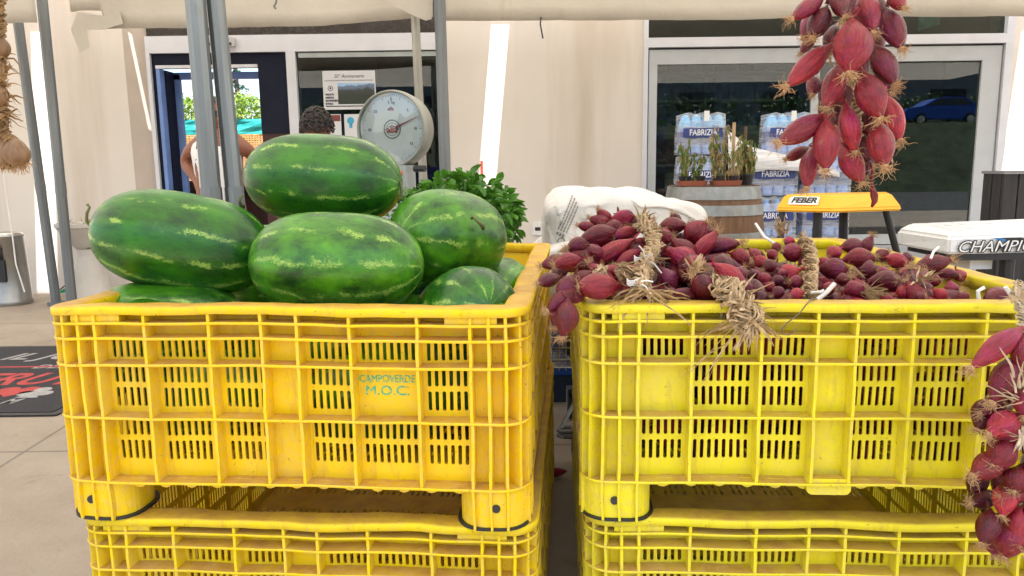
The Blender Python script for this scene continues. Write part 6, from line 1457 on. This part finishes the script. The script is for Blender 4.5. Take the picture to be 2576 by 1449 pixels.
def head(parent, c, R, yaw, mat, curls=None, glasses=False, short=True):
    """shaped head: skull, jaw, nose, ears, facing -Y before yaw"""
    Mz = Matrix.Translation(c) @ Matrix.Rotation(yaw, 4, 'Z')
    bm = bmesh.new(); bmesh.ops.create_icosphere(bm, subdivisions=4, radius=1)
    for v in bm.verts:
        x, y, z = v.co
        X = x * .76; Y = y * .95; Z = z * 1.15
        if z < 0: X *= 1 - .28 * (-z) ** 1.5; Y = Y * (1 - .22 * (-z) ** 1.5) - .10 * (-z)
        if y < 0:
            Y += .06 * (1 - abs(x)) * 0
            nf = math.exp(-((x / .13) ** 2)) * math.exp(-(((z + .10) / .20) ** 2)); Y -= .20 * nf
            ey_ = math.exp(-(((abs(x) - .34) / .15) ** 2)) * math.exp(-(((z - .08) / .12) ** 2)); Y += .09 * ey_
            lp = math.exp(-((x / .24) ** 2)) * math.exp(-(((z + .47) / .05) ** 2)); Y -= .05 * lp
            mo = math.exp(-((x / .26) ** 2)) * math.exp(-(((z + .525) / .02) ** 2)); Y += .05 * mo
            ch = math.exp(-((x / .25) ** 2)) * math.exp(-(((z + .85) / .16) ** 2)); Y -= .10 * ch
        v.co = Mz @ (Vector((X, Y, Z)) * R)
    h = build('head', bm, mat, parent, smooth=True)
    for s in (-1, 1):
        bm = bmesh.new(); bmesh.ops.create_icosphere(bm, subdivisions=3, radius=1)
        for v in bm.verts: v.co = Mz @ (Vector((s * (.78 + v.co.x * .07), .08 + v.co.y * .17, -.05 + v.co.z * .26)) * R)
        build('ear', bm, mat, h, smooth=True)
        bm = bmesh.new(); bmesh.ops.create_icosphere(bm, subdivisions=2, radius=1)
        for v in bm.verts: v.co = Mz @ (Vector((s * .30 + v.co.x * .10, -.76 + v.co.y * .07, .07 + v.co.z * .06)) * R)
        build('eye', bm, M['white'], h, smooth=True)
    if glasses:
        bm = bmesh.new()
        for s in (-1, 1): rprism(bm, s * .34, .04, .50, .36, .12, .80, .87, 5, M=Mz @ Matrix.Scale(R, 4) @ FRONT)
        for s in (-1, 1): box(bm, s * .60 - .03, s * .60 + .03, -.82, .10, .05, .12, Mz @ Matrix.Scale(R, 4) @ T(s * .16, 0, 0))
        build('sunglasses', bm, M['black'], h)
    r = random.Random(5); bm = bmesh.new()
    if curls:
        bmesh.ops.create_icosphere(bm, subdivisions=4, radius=1)
        kill = []
        for v in bm.verts:
            x, y, z = v.co
            if z < -.12 or (y < -.55 and z < .45): kill.append(v)
            v.co = Mz @ (Vector((x * .84, y * 1.02 + .02, z * 1.2)) * R * 1.02)
        bmesh.ops.delete(bm, geom=kill, context='VERTS')
        for k in range(330):
            while True:
                d = Vector((r.gauss(0, 1), r.gauss(0, 1), r.gauss(0, 1))).normalized()
                if d.z > -.14 and not (d.y < -.5 and d.z < .4): break
            p = Vector((d.x * .86, d.y * 1.04 + .02, d.z * 1.22)); a = d.orthogonal().normalized(); b = d.cross(a); ph = r.uniform(0, 6); rr = r.uniform(.05, .10); pts = []
            for q in range(9):
                an = ph + q * .9; pts.append(Mz @ ((p + a * rr * math.cos(an) + b * rr * math.sin(an) + d * (.02 + .014 * q) + Vector((0, 0, -.012 * q))) * R))
            tube(bm, pts, [R * .035] * 8 + [R * .012], 5)
    else:
        bmesh.ops.create_icosphere(bm, subdivisions=4, radius=1); kill = []
        for v in bm.verts:
            x, y, z = v.co
            if z < .05 and y < .3 or z < -.35 or (y < -.55 and z < .55): kill.append(v)
            v.co = Mz @ (Vector((x * .80, y * 1.0 + .02, z * 1.2)) * R * (1.02 + .015 * noise.noise(Vector((x, y, z)) * 9)))
        bmesh.ops.delete(bm, geom=kill, context='VERTS')
    hr = build('hair', bm, hairm, h, smooth=True); return h
def hand(chain_root, wrist, d, pn, side):
    """five bent fingers as chains starting at the palm; d palm direction, pn palm normal"""
    d = d.normalized(); pn = pn.normalized(); s = d.cross(pn).normalized() * side; chains = []
    palm = wrist + d * .05
    chains.append([(wrist, .026), (palm, (.034, .020))])
    for k, (o_, l) in enumerate(((-.030, .060), (-.010, .072), (.010, .068), (.028, .052))):
        b = palm + d * .035 + s * o_; e = b + (d + pn * .25).normalized() * l * .5; f = e + (d * .7 + pn * .8).normalized() * l * .5
        chains.append([(palm, (.034, .020)), (b, .010), (e, .009), (f, .007)])
    b = palm - s * .040 - d * .015; e = b + (d * .6 - s * .6 + pn * .3).normalized() * .035
    chains.append([(palm, (.034, .020)), (b, .013), (e, .010), (e + (d + pn * .4).normalized() * .022, .008)])
    return chains
def person_tank():
    D = 5.3; t = empty('person', (at(548, 400, D).x, D, 0), 'person in white tank top and sunglasses, hands on hips behind the tent poles', 'person')
    sh = 1.40; hd = at(548, 243, D).z; x0 = t.location.x
    def X(px, py, dd=0): p = at(px, py, D + dd); return Vector((p.x - x0, dd, p.z))
    Ls, Rs = X(488, 348), X(612, 348); Le, Re = X(466, 410, .04), X(640, 405, .04); Lw, Rw = X(497, 458, -.06), X(606, 462, -.06)
    neck = Vector((0, 0, sh + .09)); chest = Vector((0, 0, 1.25)); belly = Vector((0, 0, 1.08)); pel = Vector((0, 0, .93))
    ch = [[(pel, (.165, .12)), (belly, (.150, .115)), (chest, (.175, .125)), (Vector((0, .0, sh)), (.12, .09)), (neck, .060), (Vector((0, -.01, hd - .16)), .056)],
          [(chest, (.175, .125)), (Ls + Vector((.035, 0, -.03)), .070), (Ls + Vector((-.01, 0, -.08)), .058), (Ls.lerp(Le, .6), .050), (Le, .042), (Le.lerp(Lw, .3), .044), (Lw, .026)],
          [(chest, (.175, .125)), (Rs + Vector((-.035, 0, -.03)), .070), (Rs + Vector((.01, 0, -.08)), .058), (Rs.lerp(Re, .6), .050), (Re, .042), (Re.lerp(Rw, .3), .044), (Rw, .026)],
          [(pel, (.165, .12)), (Vector((-.10, 0, .82)), .095), (Vector((-.12, -.01, .48)), .062), (Vector((-.125, 0, .40)), .060), (Vector((-.13, .02, .08)), .038), (Vector((-.13, -.10, .035)), .032)],
          [(pel, (.165, .12)), (Vector((.10, 0, .82)), .095), (Vector((.12, -.01, .48)), .062), (Vector((.125, 0, .40)), .060), (Vector((.13, .02, .08)), .038), (Vector((.13, -.10, .035)), .032)]]
    ch += hand(None, Lw, Vector((.3, -.3, -1)), Vector((.8, 0, .1)), 1) + hand(None, Rw, Vector((-.3, -.3, -1)), Vector((-.8, 0, .1)), -1)
    skin_obj('body', ch, skinm.m, t)
    top = simple('tank_white', (.74, .73, .72), .8, var=.05)
    tk = [[(Vector((0, 0, .90)), (.182, .135)), (Vector((0, 0, 1.08)), (.165, .130)), (Vector((0, 0, 1.25)), (.178, .142)), (Vector((0, 0, 1.355)), (.120, .100))],
          [(Vector((0, 0, 1.355)), (.120, .100)), (Vector((-.135, 0, 1.43)), (.048, .072))], [(Vector((0, 0, 1.355)), (.120, .100)), (Vector((.135, 0, 1.43)), (.048, .072))]]
    skin_obj('tank_top', tk, top, t)
    srt = NT('shorts_print'); srt.set('Base Color', srt.ramp(srt.noise(26, 3), [(.5, (.62, .10, .12)), (.56, (.75, .72, .72))])); srt.set('Roughness', .8)
    skin_obj('shorts', [[(Vector((0, 0, .96)), (.19, .145)), (Vector((0, 0, .86)), (.19, .14)), (Vector((-.11, 0, .72)), .115), (Vector((-.12, 0, .55)), .105)], [(Vector((0, 0, .86)), (.19, .14)), (Vector((.11, 0, .72)), .115), (Vector((.12, 0, .55)), .105)]], srt.m, t)
    head(t, Vector((0, -.01, hd - .125)), .105, math.radians(5), skinm.m, None, True)
person_tank()
def person_back():
    D = 4.75; c = at(798, 318, D); t = empty('person', (c.x, D, 0), 'curly dark-haired person in blue shirt seen from behind beyond the top watermelon', 'person')
    hc = at(798, 322, D).z
    neck = Vector((.0, .01, hc - .15)); sh = hc - .22
    V = Vector
    ch = [[(V((0, 0, sh - .50)), (.15, .11)), (V((0, 0, sh - .30)), (.15, .115)), (V((0, .01, sh - .10)), (.17, .12)), (V((0, .01, sh)), (.10, .08)), (neck, .064), (V((0, 0, hc - .06)), .06)],
          [(V((0, .01, sh - .10)), (.17, .12)), (V((-.19, .0, sh - .05)), .068), (V((-.24, -.02, sh - .30)), .050), (V((-.22, .16, sh - .48)), .040), (V((-.16, .26, sh - .50)), .026)],
          [(V((0, .01, sh - .10)), (.17, .12)), (V((.19, .0, sh - .05)), .068), (V((.24, -.02, sh - .30)), .050), (V((.22, .16, sh - .48)), .040), (V((.16, .26, sh - .50)), .026)],
          [(V((0, 0, sh - .50)), (.15, .11)), (V((-.1, 0, sh - .62)), .09), (V((-.11, 0, .44)), .06), (V((-.12, .02, .08)), .038), (V((-.12, .11, .035)), .032)],
          [(V((0, 0, sh - .50)), (.15, .11)), (V((.1, 0, sh - .62)), .09), (V((.11, 0, .44)), .06), (V((.12, .02, .08)), .038), (V((.12, .11, .035)), .032)]]
    ch += hand(None, V((-.16, .26, sh - .50)), V((.2, 1, -.2)), V((0, 0, -1)), 1) + hand(None, V((.16, .26, sh - .50)), V((-.2, 1, -.2)), V((0, 0, -1)), -1)
    skin_obj('body', ch, skinm.m, t)
    skin_obj('shirt', [[(V((0, 0, sh - .56)), (.17, .13)), (V((0, 0, sh - .30)), (.165, .13)), (V((0, .01, sh - .10)), (.185, .135)), (V((0, .01, sh + .01)), (.095, .08))],
          [(V((0, .01, sh - .10)), (.185, .135)), (V((-.19, .0, sh - .05)), .082), (V((-.235, -.02, sh - .24)), .066)], [(V((0, .01, sh - .10)), (.185, .135)), (V((.19, .0, sh - .05)), .082), (V((.235, -.02, sh - .24)), .066)]], simple('shirt_blue', (.03, .07, .38), .8), t)
    skin_obj('trousers', [[(V((0, 0, sh - .50)), (.165, .12)), (V((0, 0, sh - .58)), (.17, .12)), (V((-.105, 0, sh - .72)), .10), (V((-.11, 0, .44)), .072), (V((-.12, .02, .12)), .055)], [(V((0, 0, sh - .58)), (.17, .12)), (V((.105, 0, sh - .72)), .10), (V((.11, 0, .44)), .072), (V((.12, .02, .12)), .055)]], simple('trousers_dark', (.03, .035, .05), .85), t)
    head(t, V((0, 0, hc)), .105, math.radians(168), skinm.m, True)
person_back()
